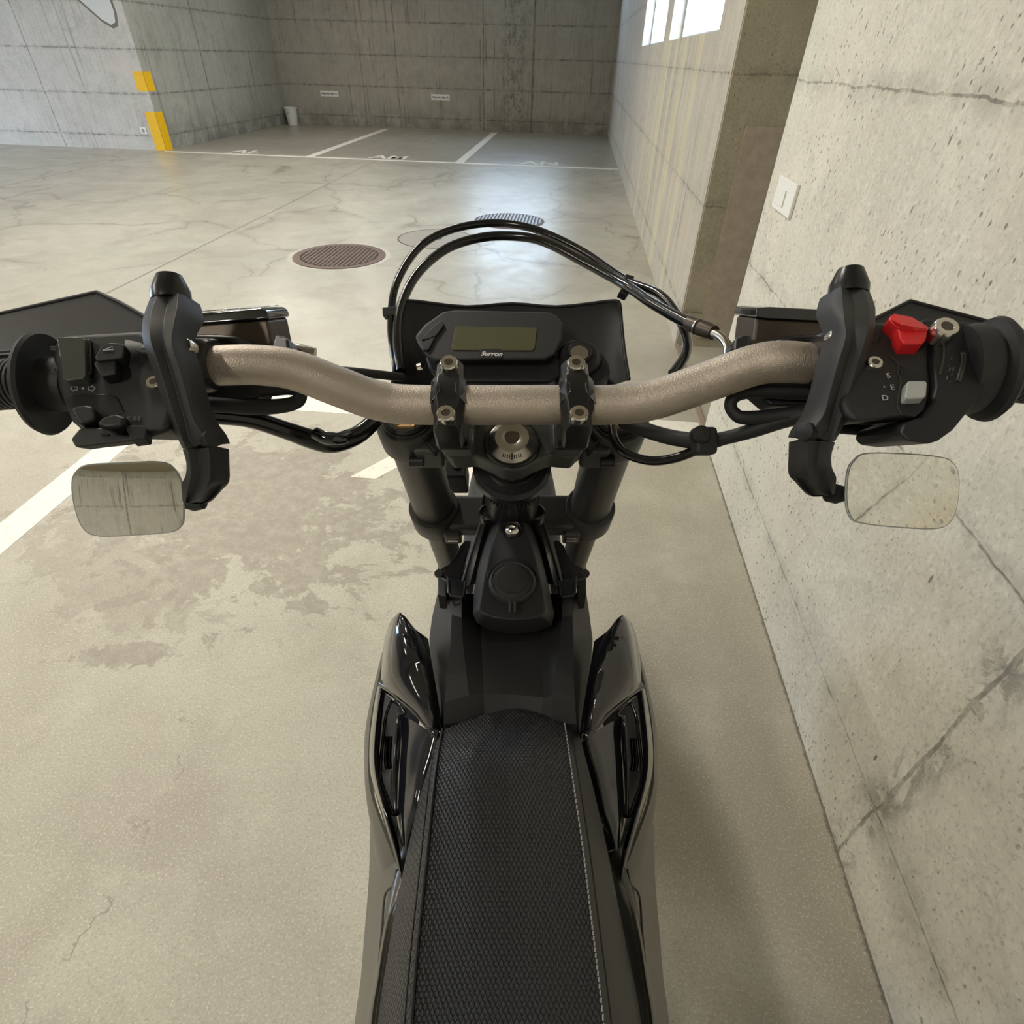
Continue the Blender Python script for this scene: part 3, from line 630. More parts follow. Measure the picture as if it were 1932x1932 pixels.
lathe('stem_ring', NC, AX, [(.0235, .0), (.0245, .002), (.0235, .004), (.0215, .004)], M_semi, tc, 48)
nut = lathe('stem_nut', NC, AX, [(.0212, .0), (.0212, .004), (.0195, .0055), (.0150, .011), (.0145, .0115), (.0072, .0115), (.0062, .0108)], M_nut, tc, 64, cap=False)
lathe('nut_socket', NC, AX, [(.0074, .0109), (.0070, -.004), (0, -.006)], M_hex, nut, 6, smooth=0)
bm = bmesh.new()
for k in range(-4, 5):
    a = -PI/2+k*.11; d1 = R_ST @ V(math.cos(a), math.sin(a), 0); d2 = R_ST @ V(-math.sin(a), math.cos(a), 0)
    wdt = .0004 if k else .0008; r0, r1 = (.0165, .0185) if k else (.0155, .0190)
    f = lambda r: .0055+(.0195-r)*(.0055/.0045)+.0002
    vs = [bm.verts.new(NC+d1*r+d2*ww+AX*f(r)) for r, ww in ((r0, -wdt), (r0, wdt), (r1, wdt), (r1, -wdt))]
    bm.faces.new(vs); vb = [bm.verts.new(v.co-AX*.0003) for v in vs]
    for i in range(4): bm.faces.new((vs[i], vs[(i+1) % 4], vb[(i+1) % 4], vb[i]))
fin(bm, 'tick_marks', M_ink, nut, smooth=0)
# headset and head tube
hd = lathe('head_tube', NC, -AX, [(0, .026), (.020, .026), (.020, .032), (.033, .034), (.0365, .038), (.0365, .046), (.033, .050), (.030, .056), (.028, .062), (.028, .20), (.031, .205), (.031, .215), (0, .215)], M_semi, None, 56)
lathe('bearing_ring', NC, -AX, [(.022, .029), (.0245, .029), (.0245, .0325), (.022, .0325)], M_nut, hd, 48)
bm = bmesh.new()
for k in range(48):
    a = k*2*PI/48; d1 = R_ST @ V(math.cos(a), math.sin(a), 0); d2 = R_ST @ V(-math.sin(a), math.cos(a), 0)
    tube_bm(bm, [NC-AX*.062+d1*.0285+d2*.0006, NC-AX*.074+d1*.0285-d2*.0006], .0010, 5, 1)
fin(bm, 'weld_bead', M_semi, hd, smooth=50)
# frame spars running back from the head tube
for s in (-1, 1):
    a0, a1 = P(966+s*36, 962, .640), P(966+s*62, 1090, .615)
    grid('frame_spar', [[P(966+s*k[0], k[1], k[2]) for k in row] for row in (((28, 955, .62), (40, 958, .612), (52, 968, .63)), ((38, 1000, .61), (54, 1000, .60), (66, 1010, .622)), ((50, 1045, .60), (66, 1048, .59), (80, 1055, .615)), ((62, 1100, .585), (80, 1104, .58), (94, 1108, .605)))], M_semi, None, 1, 3, .02, smooth=25)
    tube('spar_edge', [P(966+s*52, 966, .628), P(966+s*66, 1010, .619), P(966+s*80, 1055, .612), P(966+s*95, 1108, .602)], .0018, M_grey, None, 8, 4)
    e = lathe('mount_boss', P(966+s*43, 966, .605), V(0, -.2, 1), [(.0, -.012), (.0105, -.012), (.0115, .0), (.0095, .002), (.0085, -.001), (.0, -.001)], M_semi, None, 28)
    slab('bracket_wing', [P(966+s*k[0], k[1], k[2]) for k in ((88, 1020, .66), (78, 1022, .66), (100, 1105, .61), (141, 1086, .62), (136, 1074, .625), (118, 1064, .635), (104, 1045, .645), (98, 1030, .655))], .012, M_blk, None, None, .0015)
    lathe('wing_tip', P(966+s*138, 1083, .617), V(0, -.6, .8), [(0, -.004), (.0045, -.004), (.0045, .004), (0, .004)], M_blk, None, 16)
# fender high behind the fork, front brake details
FZ = -.66
grid('front_fender', [[V(x*k, y, z+dz) for x, dz in ((-.085, -.035), (-.07, -.006), (0, .008), (.07, -.006), (.085, -.035))] for y, z, k in ((.45, -.70, .75), (.58, -.655, .95), (.75, -.625, 1.0), (.92, -.635, 1.0), (1.10, -.68, .9), (1.25, -.75, .7))], M_blk, None, 3, 4, .003, V(0, 0, -1))
obox('fender_bracket', P(966-104, 898, .78), (.030, .03, .05), R_ST, M_blk, None, .003)
bolt('bracket_bolt', P(966-104, 880, .76), AX, .006, M_semi, root)
tube('brake_hose_lower', [P(930, 885, .60), P(918, 930, .66), P(908, 990, .72), P(905, 1050, .80)], .0035, M_hose)

# ---- handlebar
bar_px = [(1560, 680, .375, .0135), (1480, 683, .382, .0138), (1420, 690, .389, .0140), (1330, 722, .400, .0142), (1230, 755, .409, .0143), (1150, 764, .414, .0143), (1060, 764, .415, .0143)]
L_px = [(375, 690, .372, .0128), (430, 689, .378, .0130), (500, 690, .384, .0134), (560, 700, .391, .0138), (640, 730, .400, .0141), (710, 755, .410, .0143), (790, 764, .414, .0143)]
L_px = L_px[1:]; bar_px = bar_px[1:]
def ends(a, b, n): return [a+(b-a)*k/n for k in range(n)]
EL, ER = P(*L_px[0][:3]), P(*bar_px[0][:3])
left = ends(V(-.44, .325, -.170), V(-.34, .338, -.166), 2)+ends(V(-.34, .338, -.166), EL, 5)
right = (ends(V(.44, .325, -.168), V(.34, .338, -.163), 2)+ends(V(.34, .338, -.163), ER, 5))[::-1]
pts = left+[P(*q[:3]) for q in L_px]+[P(*q[:3]) for q in bar_px[::-1]]+right
rl = [.0111, .0111, .0111, .0113, .0118, .0124, .0128]
rad = rl+[q[3] for q in L_px]+[q[3] for q in bar_px[::-1]]+rl[::-1]
hb = tube('handlebar', pts, rad, M_alloy, None, 40, 8); hb['label'] = 'bare sandblasted alloy handlebar'
# bar clamps and risers
BC = P(966, 763, .415)
for s in (-1, 1):
    px = 848 if s < 0 else 1086
    cx = (px-966)/FPX*.41
    c = V(cx, BC.y, BC.z)
    def st(x, y, z): return c+R_ST @ V(x, y, z)
    bm = bmesh.new()
    secs = []
    # profile along the forward axis: half width and top height over the bar
    for y, hw, zt, zb in ((-.0310, .0080, .006, -.012), (-.0280, .0098, .0160, -.012), (-.0165, .0100, .0160, -.012), (-.0120, .0118, .0185, -.010), (0.0, .0128, .0205, -.002), (.0120, .0122, .0190, -.010), (.0165, .0102, .0165, -.012), (.0280, .0100, .0160, -.012), (.0315, .0080, .006, -.012)):
        secs.append([bm.verts.new(st(x, y, z)) for x, z in ((-hw, zb), (-hw, zt-.006), (-hw*.62, zt), (hw*.62, zt), (hw, zt-.006), (hw, zb))])
    for a, b in zip(secs, secs[1:]):
        for k in range(6): bm.faces.new((a[k], a[(k+1) % 6], b[(k+1) % 6], b[k]))
    bm.faces.new(secs[0][::-1]); bm.faces.new(secs[-1])
    cl = fin(bm, 'bar_clamp', M_semi, None, bevel=.0012, seg=2)
    for y in (-.0215, .0215):
        b = bolt('clamp_bolt', st(0, y, .0180), AX, .0064, M_steel, cl, .0035)
    for sx in (-1, 1):
        slab('relief', [st(sx*.0125, .010, .0150), st(sx*.0050, .0035, .0212), st(sx*.0050, -.0035, .0212), st(sx*.0125, -.010, .0150)], .0012, M_gloss, cl, AX*-1, .0004)
    ri = slab('riser', [st(-.0105, -.026, -.004), st(-.0105, .026, -.004), st(.0105, .026, -.004), st(.0105, -.026, -.004)], .047, M_semi, None, R_ST @ V(0, .42, -.9), .003)
    slab('riser_foot', [st(-.0135, -.008, -.046), st(-.0135, .044, -.046), st(.0135, .044, -.046), st(.0135, -.008, -.046)], .034, M_clamp, ri, R_ST @ V(0, .28, -.95), .003)
    slab('riser_collar', [st(-.0122, -.0145, -.036), st(-.0122, .042, -.036), st(.0122, .042, -.036), st(.0122, -.0145, -.036)], .006, M_semi, ri, -AX, .002)

# ---- instrument, headlight cowl, ignition lock
CW = [[(758, 569, .600), (790, 569, .606), (880, 579, .612), (966, 573, .616), (1050, 579, .612), (1135, 570, .606), (1168, 569, .600)],
      [(752, 600, .592), (790, 600, .602), (880, 606, .610), (966, 604, .614), (1050, 606, .610), (1135, 600, .602), (1172, 600, .592)],
      [(747, 660, .576), (790, 660, .592), (880, 662, .604), (966, 662, .608), (1050, 662, .604), (1140, 660, .592), (1178, 660, .576)],
      [(741, 722, .560), (790, 735, .578), (880, 745, .594), (966, 748, .598), (1050, 745, .594), (1140, 730, .578), (1187, 716, .560)]]
cw = grid('headlight_cowl', [[P(*q) for q in r] for r in CW], M_blk, None, 4, 4, .003)
tube('cowl_edge', [P(741, 722, .560), P(747, 660, .576), P(752, 600, .592), P(757, 573, .600), P(764, 568, .602), P(790, 569, .606), P(880, 579, .612), P(966, 573, .616), P(1050, 579, .612), P(1135, 570, .606), P(1163, 568, .602), P(1170, 576, .599), P(1172, 600, .592), P(1178, 660, .576), P(1187, 716, .560)], .0018, M_blk, cw, 8, 3)
# headlight in front of the cowl
lathe('headlight', P(966, 712, .69), V(0, 1, -.15), [(0, -.05), (.045, -.045), (.058, -.01), (.060, .015), (.052, .03), (0, .034)], M_semi, None, 40)
def PI_(px, py, off=0): # ray onto the instrument face
    p0, p1, p2 = P(860, 584, .567), P(1035, 588, .565), P(820, 680, .533); n = (p1-p0).cross(p2-p0).normalized()
    if n.dot(FWB) > 0: n = -n
    q = p0+n*off; r = P(px, py, 1); return r*(q.dot(n)/r.dot(n)), n
ins = slab('instrument', [PI_(q[0], q[1])[0] for q in ((782, 634, .548), (800, 612, .556), (836, 587, .566), (860, 584, .567), (1035, 588, .565), (1052, 595, .562), (1064, 612, .556), (1062, 638, .547), (1048, 668, .536), (1028, 678, .533), (820, 680, .533), (806, 672, .535), (790, 652, .542))], .022, M_blk2, None, FWB, .003, 3)
slab('instrument_base', [P(*q) for q in ((800, 670, .552), (1055, 670, .550), (1062, 705, .545), (1040, 722, .542), (840, 722, .542), (810, 700, .546))], .03, M_blk, ins, FWB, .004)
nI = PI_(900, 640)[1]
lcd = slab('lcd_screen', [PI_(*q, .0008)[0] for q in ((859, 617), (864, 615), (1009, 618), (1013, 621), (1009, 656), (1004, 661), (856, 660), (852, 656))], .0015, M_lcd, ins, -nI, .0003)
lcd['label'] = 'olive lcd screen, switched off'
slab('logo_plate', [PI_(*q, .0012)[0] for q in ((905, 661), (908, 658), (943, 658), (947, 661), (947, 676), (905, 676))], .0008, M_black, ins, -nI, 0)
for a in (((795, 640), (814, 618), (834, 603), (838, 612), (824, 632), (806, 640)), ((793, 646), (806, 641), (822, 634), (808, 660), (798, 660))):
    slab('function_button', [PI_(*q, .0025)[0] for q in a], .003, M_blk, ins, -nI, .0008)
fx = (PI_(950, 668)[0]-PI_(900, 667)[0]).normalized(); fy = nI.cross(fx)
def onface(px, py, off, plane=PI_):
    c, n = plane(px, py, off); return Matrix.Translation(c-BASE) @ Matrix((fx, fy, n)).transposed().to_4x4()
text_obj('logo', 'Surron', .0072, M_logo, ins, onface(927, 668, .0014), .0002, .35, .0002)
# ignition lock
ig = lathe('ignition_lock', P(1093, 668, .548), AX, [(0, -.03), (.021, -.03), (.021, -.004), (.017, .0), (.0115, .0), (.0115, .004), (.010, .006), (0, .006)], M_blk, None, 36)
lathe('key_barrel', P(1093, 667, .5405), AX, [(0, 0), (.0082, 0), (.0085, .0010), (.008, .0018), (0, .0018)], M_key, ig, 30)
lathe('lock_mount', P(1102, 690, .555), AX, [(0, -.02), (.026, -.02), (.026, -.006), (.023, 0), (0, 0)], M_blk, ig, 36)
for px in (806,):
    tube('cowl_screw', [P(px-8, 690, .545), P(px-16, 692, .548)], .0035, M_steel, None, 12, 1)

# ---- hoses and wiring
h1 = tube('brake_hose', [P(*q) for q in ((752, 715, .575), (742, 660, .585), (738, 605, .60), (748, 535, .62), (790, 468, .645), (850, 434, .66), (930, 421, .665), (1010, 433, .655), (1095, 472, .625), (1178, 527, .58), (1240, 553, .545), (1276, 592, .51), (1296, 640, .48), (1292, 672, .46), (1270, 705, .445))], .0042, M_hose, None, 14, 8)
h2 = tube('brake_hose', [P(*q) for q in ((757, 700, .565), (750, 640, .58), (756, 580, .60), (785, 520, .62), (835, 474, .64), (890, 452, .65), (950, 445, .65), (1020, 454, .64), (1100, 494, .61), (1180, 538, .57), (1230, 572, .52), (1300, 611, .47))], [.0050]*12, M_hose, None, 14, 8)
for q, rt, nm in (((1183, 537, .572), .35, 'hose_clip'), ((740, 588, .598), -1.5, 'hose_clip')):
    c = P(*q); ca, sa = math.cos(rt), math.sin(rt); d = XA*ca-UPB*sa; e = XA*sa+UPB*ca
    slab(nm, [c+d*a+e*b for a, b in ((-.005, -.010), (.004, -.011), (.006, -.002), (.004, .011), (-.005, .010), (-.003, 0))], .014, M_rub, h1, FWB, .001)
    # moved slightly towards the camera so that it wraps both hoses
fit = tube('hose_fitting', [P(1298, 609, .470), P(1318, 617, .462), P(1336, 624, .455), P(1347, 628, .450)], [.0058, .0064, .0064, .0056], M_brn, h2, 18, 3)
tube('banjo_elbow', [P(1344, 628, .450), P(1360, 636, .443), P(1372, 652, .437), P(1374, 676, .436)], .0036, M_nut, h2, 14, 4)
lathe('sleeve', P(1317, 617, .4615), (P(1336, 624, .455)-P(1298, 609, .47)), [(.0066, -.0008), (.0068, 0), (.0066, .0008)], M_nut, h2, 24)
lm = tube('wiring_loom', [P(*q) for q in ((330, 778, .40), (395, 782, .41), (470, 790, .425), (540, 812, .44), (590, 829, .445), (628, 836, .45), (672, 822, .46), (700, 800, .47), (712, 786, .48))], [.0068, .0068, .0068, .0070, .0078, .0080, .0074, .0068, .006], M_hose, None, 12, 5)
tube('loom_wrap', [P(596, 818, .436), P(615, 826, .434), (P(640, 827, .436)), P(655, 822, .445)], .0052, M_gloss, lm, 10, 4)
tube('brake_hose', [P(*q) for q in ((560, 688, .44), (620, 698, .48), (680, 703, .52), (760, 712, .555))], .0042, M_rub, None, 12, 4)
lp = tube('clutch_loom', [P(*q) for q in ((380, 742, .405), (430, 738, .41), (500, 735, .415), (548, 734, .42), (567, 744, .42), (560, 758, .42), (530, 766, .418), (480, 768, .412), (420, 764, .405), (350, 762, .40))], [.007, .006, .0055, .0045, .0045, .005, .0055, .006, .006, .006], M_rub, None, 12, 5)
tube('throttle_loom', [P(*q) for q in ((1600, 770, .385), (1560, 775, .39), (1490, 788, .40), (1420, 812, .41), (1370, 826, .42), (1330, 833, .425), (1270, 826, .44), (1220, 812, .45), (1175, 794, .465))], [.008, .0075, .0065, .0055, .005, .0062, .0060, .006, .006], M_rub, None, 12, 5)
tube('front_brake_wire', [P(*q) for q in ((1600, 784, .39), (1540, 787, .395), (1480, 794, .405), (1400, 822, .418), (1350, 834, .424), (1310, 851, .432), (1270, 865, .44), (1225, 869, .45), (1180, 855, .46), (1160, 830, .47), (1155, 800, .48))], .0038, M_hose, None, 12, 5)
cc = P(1328, 833, .418); kl = obox('cable_clip', cc, (.016, .020, .016), axes(XA, UPB, -FWB), M_rub, None, .003)
lathe('clip_button', P(1323, 819, .408), -FWB, [(0, -.008), (.0062, -.008), (.0062, .001), (.0045, .003), (0, .0035)], M_rub, kl, 24)
tube('throttle_loom', [P(*q) for q in ((1560, 738, .395), (1480, 736, .40), (1420, 736, .405), (1388, 746, .407), (1378, 764, .408), (1386, 780, .408), (1404, 788, .406), (1460, 786, .402), (1520, 778, .396), (1575, 764, .39))], [.007, .0065, .006, .005, .0044, .0044, .005, .0056, .0065, .007], M_rub, None, 12, 5)
tube('throttle_cable', [P(*q) for q in ((1570, 806, .38), (1640, 811, .375), (1700, 812, .37))], .0040, M_rub, None, 12, 3)
lathe('cable_boot', P(1686, 812, .371), XA, [(0, 0), (.006, 0), (.008, .004), (.0065, .007), (.008, .010), (.0065, .013), (.0085, .016), (.0085, .03), (0, .03)], M_rub, None, 24)

# ---- master cylinders (both sides mirrored, each with perch, reservoir and lever)
RB = axes(XA, V(0, .96, .28).normalized(), V(0, -.28, .96).normalized())
for s in (-1, 1):
    if s < 0: a0, a1, yt, yb = 362, 508, 577, 664
    else: a0, a1, yt, yb = 1424, 1590, 580, 652
    tilt = -6*s
    def q(px, py, Z): return P(px, py, Z)
    Zr = .425
    # rear face corners, extruded away from the rider
    top = 606 if s < 0 else 604
    if s < 0: body = [(a0, 612), (a1-8, 602), (a1-2, 604), (a1+10, 664), (a1, 672), (a0, 676)]; lid = [(a0, 592), (a1-20, 581), (a1-10, 583), (a1-3, 591), (a1-1, 603), (a0, 614)]
    else: body = [(a0+2, 598), (a0+26, 600), (1590, 607), (1590, 668), (a0+6, 660), (a0-4, 648)]; lid = [(a0+4, 583), (a0+8, 580), (a0+30, 579), (1590, 586), (1590, 608), (a0+24, 602), (a0+2, 598)]
    rs = slab('brake_reservoir', [P(px, py, Zr) for px, py in body], .040, M_brn, None, V(0, .955, -.30), .003, 3)
    slab('reservoir_lid', [P(px, py, Zr-.002) for px, py in lid], .044, M_gloss, rs, V(0, .955, -.30), .002, 3)
    if s < 0: grid('lid_label', [[P(365, 588, .4255), P(430, 583, .4255), P(492, 579.5, .4255)], [P(365, 588, .4255)+V(0, .036, -.0105), P(430, 583, .4255)+V(0, .036, -.0105), P(490, 579.5, .4255)+V(0, .036, -.0105)]], M_foil, rs, 3, 3, .0006, V(0, 0, -1))
    # perch around the bar and the lever blade
    m = (366 if s < 0 else 1572)
    lathe('brake_perch', P(m, 690 if s < 0 else 681, .373), XA, [(0, -.013), (.0155, -.013), (.0175, -.010), (.0175, .010), (.0155, .013), (0, .013)], M_semi, None, 30, ref=YA)
    for yy in ((655, 766) if s < 0 else (636, 752)):
        b = bolt('perch_bolt', P(m-13 if s < 0 else m+4, yy if s > 0 else yy, .352), -FWB, .0050, M_steel, root, .004)
    obox('master_cylinder', P(m+(-s)*85, 676 if s < 0 else 668, .432), (.075, .022, .022), R_ID, M_brn, None, .004)
    sp = slab('lever_joint', [P(966+s*k[0], k[1], k[2]) for k in ((434, 632, .418), (452, 630, .418), (458, 660, .41), (418, 660, .41), (420, 640, .418))], .02, M_semi, None, FWB, .003)
    tube('brake_lever', [P(966+s*480, 668, .435), V(s*.205, .405, -.165), V(s*.26, .405, -.165), V(s*.33, .395, -.168), V(s*.40, .385, -.170)], [.006, .007, .0065, .006, .0065], M_semi, None, 14, 5, .7)
tube('banjo_bolt', [P(545, 664, .445), P(562, 662, .445), P(595, 668, .447)], [.0055, .0058, .0050], M_nut, None, 14, 1)
slab('switch_plate', [P(*k) for k in ((1408, 726, .412), (1560, 738, .40), (1560, 766, .40), (1456, 766, .405))], .02, M_blk, None, FWB, .002)
slab('switch_plate', [P(*k) for k in ((388, 726, .40), (500, 722, .41), (490, 748, .41), (440, 762, .405), (388, 762, .40))], .02, M_blk, None, FWB, .002)

# ---- left controls
M_grip = mat('ribbed_grip_rubber', (.016, .016, .019), .62); _t = NT(M_grip)
_x = _t.xyz(_t.coord())[0]; _t.bump(_t.math('SINE', _t.math('MULTIPLY', _x, 2200.0)), .9, .0012)
gl = tube('grip', [V(-.445, .324, -.170), V(-.36, .3355, -.167), V(-.30, .3435, -.1655)], [.0165, .0158, .0165], M_grip, None, 36, 6)
FC = V(-.293, .344, -.1655)
fx0 = V(1, -.12, .0).normalized()
lathe('grip_flange', P(84, 725, .350), V(1, .12, -.10), [(.0, -.004), (.020, -.004), (.0300, -.0015), (.0312, .001), (.0300, .0028), (.022, .0005), (.0165, .002), (.016, .016), (0, .016)], M_rub, gl, 48, ref=YA)
lathe('bar_end', V(-.445, .324, -.170), V(-1, 0, 0), [(0, -.002), (.0165, -.002), (.0175, .004), (.014, .012), (0, .013)], M_rub, gl, 32, ref=YA)
LP = [P(200, 730, .338), P(120, 700, .338), P(300, 700, .345)]
def PL(px, py, off=0):
    p0, p1, p2 = P(100, 640, .345), P(300, 640, .352), P(150, 820, .322); n = (p1-p0).cross(p2-p0).normalized()
    if n.dot(FWB) > 0: n = -n
    q = p0+n*off; r = P(px, py, 1); return r*(q.dot(n)/r.dot(n)), n
nL = PL(200, 700)[1]
sl = slab('switch_housing', [PL(*q)[0] for q in ((92, 672), (96, 648), (110, 632), (130, 629), (265, 621), (305, 640), (322, 700), (330, 770), (318, 812), (268, 828), (230, 822), (150, 815), (128, 796), (112, 760), (102, 730))], .044, M_blk2, None, FWB, .006, 4, back=.86)
def frame_of(plane, px, py, off, rot=0):
    c, n = plane(px, py, off); x = (plane(px+20, py-20*math.sin(rot))[0]-plane(px, py)[0]).normalized(); y = n.cross(x)
    return Matrix.Translation(c-BASE) @ Matrix((x, y, n)).transposed().to_4x4()
b = slab('headlight_switch', [PL(*q, .007)[0] for q in ((107, 639), (110, 636), (155, 635), (160, 640), (161, 706), (157, 714), (124, 718), (118, 713))], .010, M_btn, sl, -nL, .002, 3, back=.97)
slab('switch_base', [PL(*q, .003)[0] for q in ((158, 638), (170, 639), (173, 700), (165, 718), (128, 722), (158, 712))], .006, M_gloss, sl, -nL, .001)
hz = slab('hazard_switch', [PL(*q, .010)[0] for q in ((178, 674), (180, 668), (192, 650), (206, 645), (232, 647), (236, 652), (232, 674), (219, 676), (182, 681))], .010, M_blk, sl, -nL, .0015, 3)
slab('hazard_lower', [PL(*q, .008)[0] for q in ((176, 685), (180, 681), (218, 678), (218, 705), (192, 710), (186, 704))], .008, M_blk, sl, -nL, .0012, 2)
bm = bmesh.new()
tri = [PL(*q, .0104)[0] for q in ((194, 661), (212, 654), (214, 660))]
tube_bm(bm, tri+[tri[0]], .00025, 5, 1); fin(bm, 'hazard_mark', M_mark, hz, smooth=0)
bm = bmesh.new()
for px, sgn in ((140, -1), (173, 1)):
    a = [(sgn*7, 0), (0, -6), (0, -3), (-sgn*6, -3), (-sgn*6, 3), (0, 3), (0, 6), (sgn*7, 0)]
    tube_bm(bm, [PL(px+x, 733+y, .0004)[0] for x, y in a], .00022, 5, 1)
tube_bm(bm, [PL(155, 733, .0003)[0], PL(159, 733, .0003)[0]], .0006, 6, 1)
fin(bm, 'turn_arrows', M_mark, sl, smooth=0)
bm = bmesh.new()
tube_bm(bm, [PL(104+5*math.cos(a*PI/8), 698+5*math.sin(a*PI/8), .0004)[0] for a in range(17)], .00022, 5, 1)
for k in range(3): tube_bm(bm, [PL(95, 654+3*k, .0003)[0], PL(105, 654+3*k, .0003)[0]], .0002, 5, 1)
fin(bm, 'beam_marks', M_mark2, sl, smooth=0)
ts = slab('turn_switch_well', [PL(*q, .0006)[0] for q in ((117, 750), (130, 745), (200, 742), (222, 748), (236, 778), (220, 782), (190, 790), (170, 798), (148, 800), (140, 792))], .004, M_black, sl, -nL, .001)
slab('turn_switch', [PL(*q, .008)[0] for q in ((131, 768), (160, 762), (176, 766), (180, 790), (150, 800), (143, 796))], .010, M_blk, sl, -nL, .002, 3)
slab('turn_paddle', [PL(*q, .010)[0] for q in ((192, 785), (218, 779), (238, 786), (230, 802), (200, 806), (180, 800))], .008, M_blk, sl, -nL, .002, 3)
slab('horn_button', [PL(*q, .006)[0] for q in ((131, 828), (150, 806), (208, 806), (222, 820), (252, 822), (258, 830), (215, 836), (168, 841), (141, 845))], .012, M_blk2, sl, FWB, .002, 3)
slab('pass_button', [PL(*q, .006)[0] for q in ((236, 806), (240, 802), (270, 802), (276, 808), (274, 826), (246, 830))], .008, M_blk, sl, -nL, .0025, 3)
text_obj('switch_lettering', 'R.&S', .0042, M_mark2, sl, frame_of(PL, 252, 790, .0004), .0001)
tube('horn_mark', [PL(190, 820, .0066)[0], PL(206, 820, .0066)[0]], .0005, M_black, sl, 6, 1)
bolt('housing_screw', PL(291, 722, .0015)[0], nL, .0044, M_steel, sl, .0015)
# lettered charcoal housing shoulder that wraps the bar
tube('housing_shoulder', [P(262, 712, .362), P(350, 700, .372)], [.024, .019], M_blk, sl, 28, 1)

# ---- right controls
def PR(px, py, off=0):
    p0, p1, p2 = P(1620, 620, .350), P(1760, 620, .345), P(1700, 800, .318); n = (p1-p0).cross(p2-p0).normalized()
    if n.dot(FWB) > 0: n = -n
    q = p0+n*off; r = P(px, py, 1); return r*(q.dot(n)/r.dot(n)), n
nR = PR(1700, 700)[1]
sr = slab('switch_housing', [PR(*q)[0] for q in ((1600, 640), (1640, 606), (1700, 606), (1748, 622), (1758, 648), (1758, 690), (1761, 735), (1752, 765), (1738, 785), (1722, 791), (1690, 789), (1612, 797), (1590, 770), (1592, 700))], .044, M_blk2, None, FWB, .005, 4, back=.88)
rd = slab('kill_switch', [PR(*q, .009)[0] for q in ((1679, 596), (1685, 592), (1720, 598), (1753, 618), (1748, 640), (1742, 648), (1706, 648), (1698, 636), (1694, 618), (1678, 603))], .014, M_red, sr, -nR, .0012, 3, back=1.0)
rd['label'] = 'red kill switch'
grid('kill_switch_top', [[PR(*q)[0] for q in r] for r in (((1680, 596, .0088), (1688, 592, .0095), (1720, 598, .0095), (1752, 617, .0088)), ((1682, 603, .0092), (1700, 612, .0125), (1722, 616, .0125), (1750, 621, .0092)), ((1697, 622, .0090), (1702, 624, .0095), (1725, 624, .0095), (1747, 626, .0090)))], M_red, sr, 1, 1, .003, -nR, smooth=20)
well = slab('mode_switch_well', [PR(*q, .0008)[0] for q in ((1694, 688), (1699, 702), (1697, 720), (1692, 765), (1700, 783), (1728, 786), (1744, 772), (1752, 745), (1750, 712), (1742, 702))], .003, M_blk, sr, -nR, .001)
ms = slab('mode_switch', [PR(*q, .006)[0] for q in ((1711, 722), (1715, 718), (1746, 718), (1750, 722), (1748, 746), (1744, 750), (1712, 752), (1708, 748))], .012, M_lgrey, sr, -nR, .0022, 4)
ms['label'] = 'grey drive mode rocker'
tube('housing_crease', [PR(*q, .0003)[0] for q in ((1681, 673), (1696, 688), (1694, 703), (1700, 718), (1694, 755))], .0006, M_grey, sr, 6, 1)
for s, px, py in (('S', 1678, 709), ('E', 1686, 731), ('D', 1672, 751)):
    text_obj('mode_letter', s, .0050, M_mark, sr, frame_of(PR, px-2, py, .0007), .0002)
lathe('mode_dot', PR(1668, 730, .0002)[0], nR, [(0, 0), (.0005, 0), (.0005, .0002), (0, .0002)], M_mark, sr, 10)
text_obj('mode_letter', 'O', .0046, M_mark2, sr, frame_of(PR, 1683, 630, .0004), .0001)
bolt('housing_screw', PR(1650, 685, .0015)[0], nR, .0044, M_steel, sr, .0015)
tube('housing_shoulder', [P(1580, 684, .372), P(1640, 694, .364)], [.018, .024], M_blk, sr, 28, 1)
# throttle housing
def PTH(px, py, off=0):
    p0, p1, p2 = P(1750, 620, .340), P(1870, 640, .334), P(1780, 820, .312); n = (p1-p0).cross(p2-p0).normalized()
    if n.dot(FWB) > 0: n = -n
    q = p0+n*off; r = P(px, py, 1); return r*(q.dot(n)/r.dot(n)), n
nT = PTH(1800, 700)[1]
th = slab('throttle_housing', [PTH(*q)[0] for q in ((1738, 606), (1748, 600), (1765, 604), (1835, 607), (1850, 612), (1862, 640), (1868, 670), (1866, 700), (1858, 735), (1840, 765), (1822, 785), (1810, 800), (1800, 812), (1772, 832), (1755, 837), (1714, 832), (1700, 818), (1706, 800), (1742, 786), (1760, 760), (1767, 730), (1764, 690), (1762, 650))], .048, M_blk, None, FWB, .005, 4, back=.9)
bolt('housing_screw', PTH(1778, 626, .005)[0], nT, .0070, M_steel, th, .005)
for a in (((1788, 650), (1781, 652), (1780, 676), (1773, 708)), ((1812, 665), (1816, 670), (1814, 690), (1806, 718)), ((1817, 665), (1821, 670), (1819, 692), (1810, 720))):
    tube('raised_rib', [PTH(*q, .0004)[0] for q in a], .0007, M_grey, th, 6, 4)
bm = bmesh.new()
for a, b in (((1790, 690), (1788, 693)), ((1793, 675), (1796, 680)), ((1793, 694), (1791, 701)), ((1800, 694), (1797, 701)), ((1788, 710), (1786, 717)), ((1794, 709), (1799, 705)), ((1790, 723), (1794, 719))):
    tube_bm(bm, [PTH(*a, .0002)[0], PTH(*b, .0002)[0]], .0004, 6, 1)
fin(bm, 'embossed_mark', M_grey, th, smooth=50)
gr = tube('grip', [V(.445, .324, -.168), V(.36, .3355, -.163), V(.305, .3435, -.160)], [.0165, .0160, .0165], M_grip, None, 36, 6)
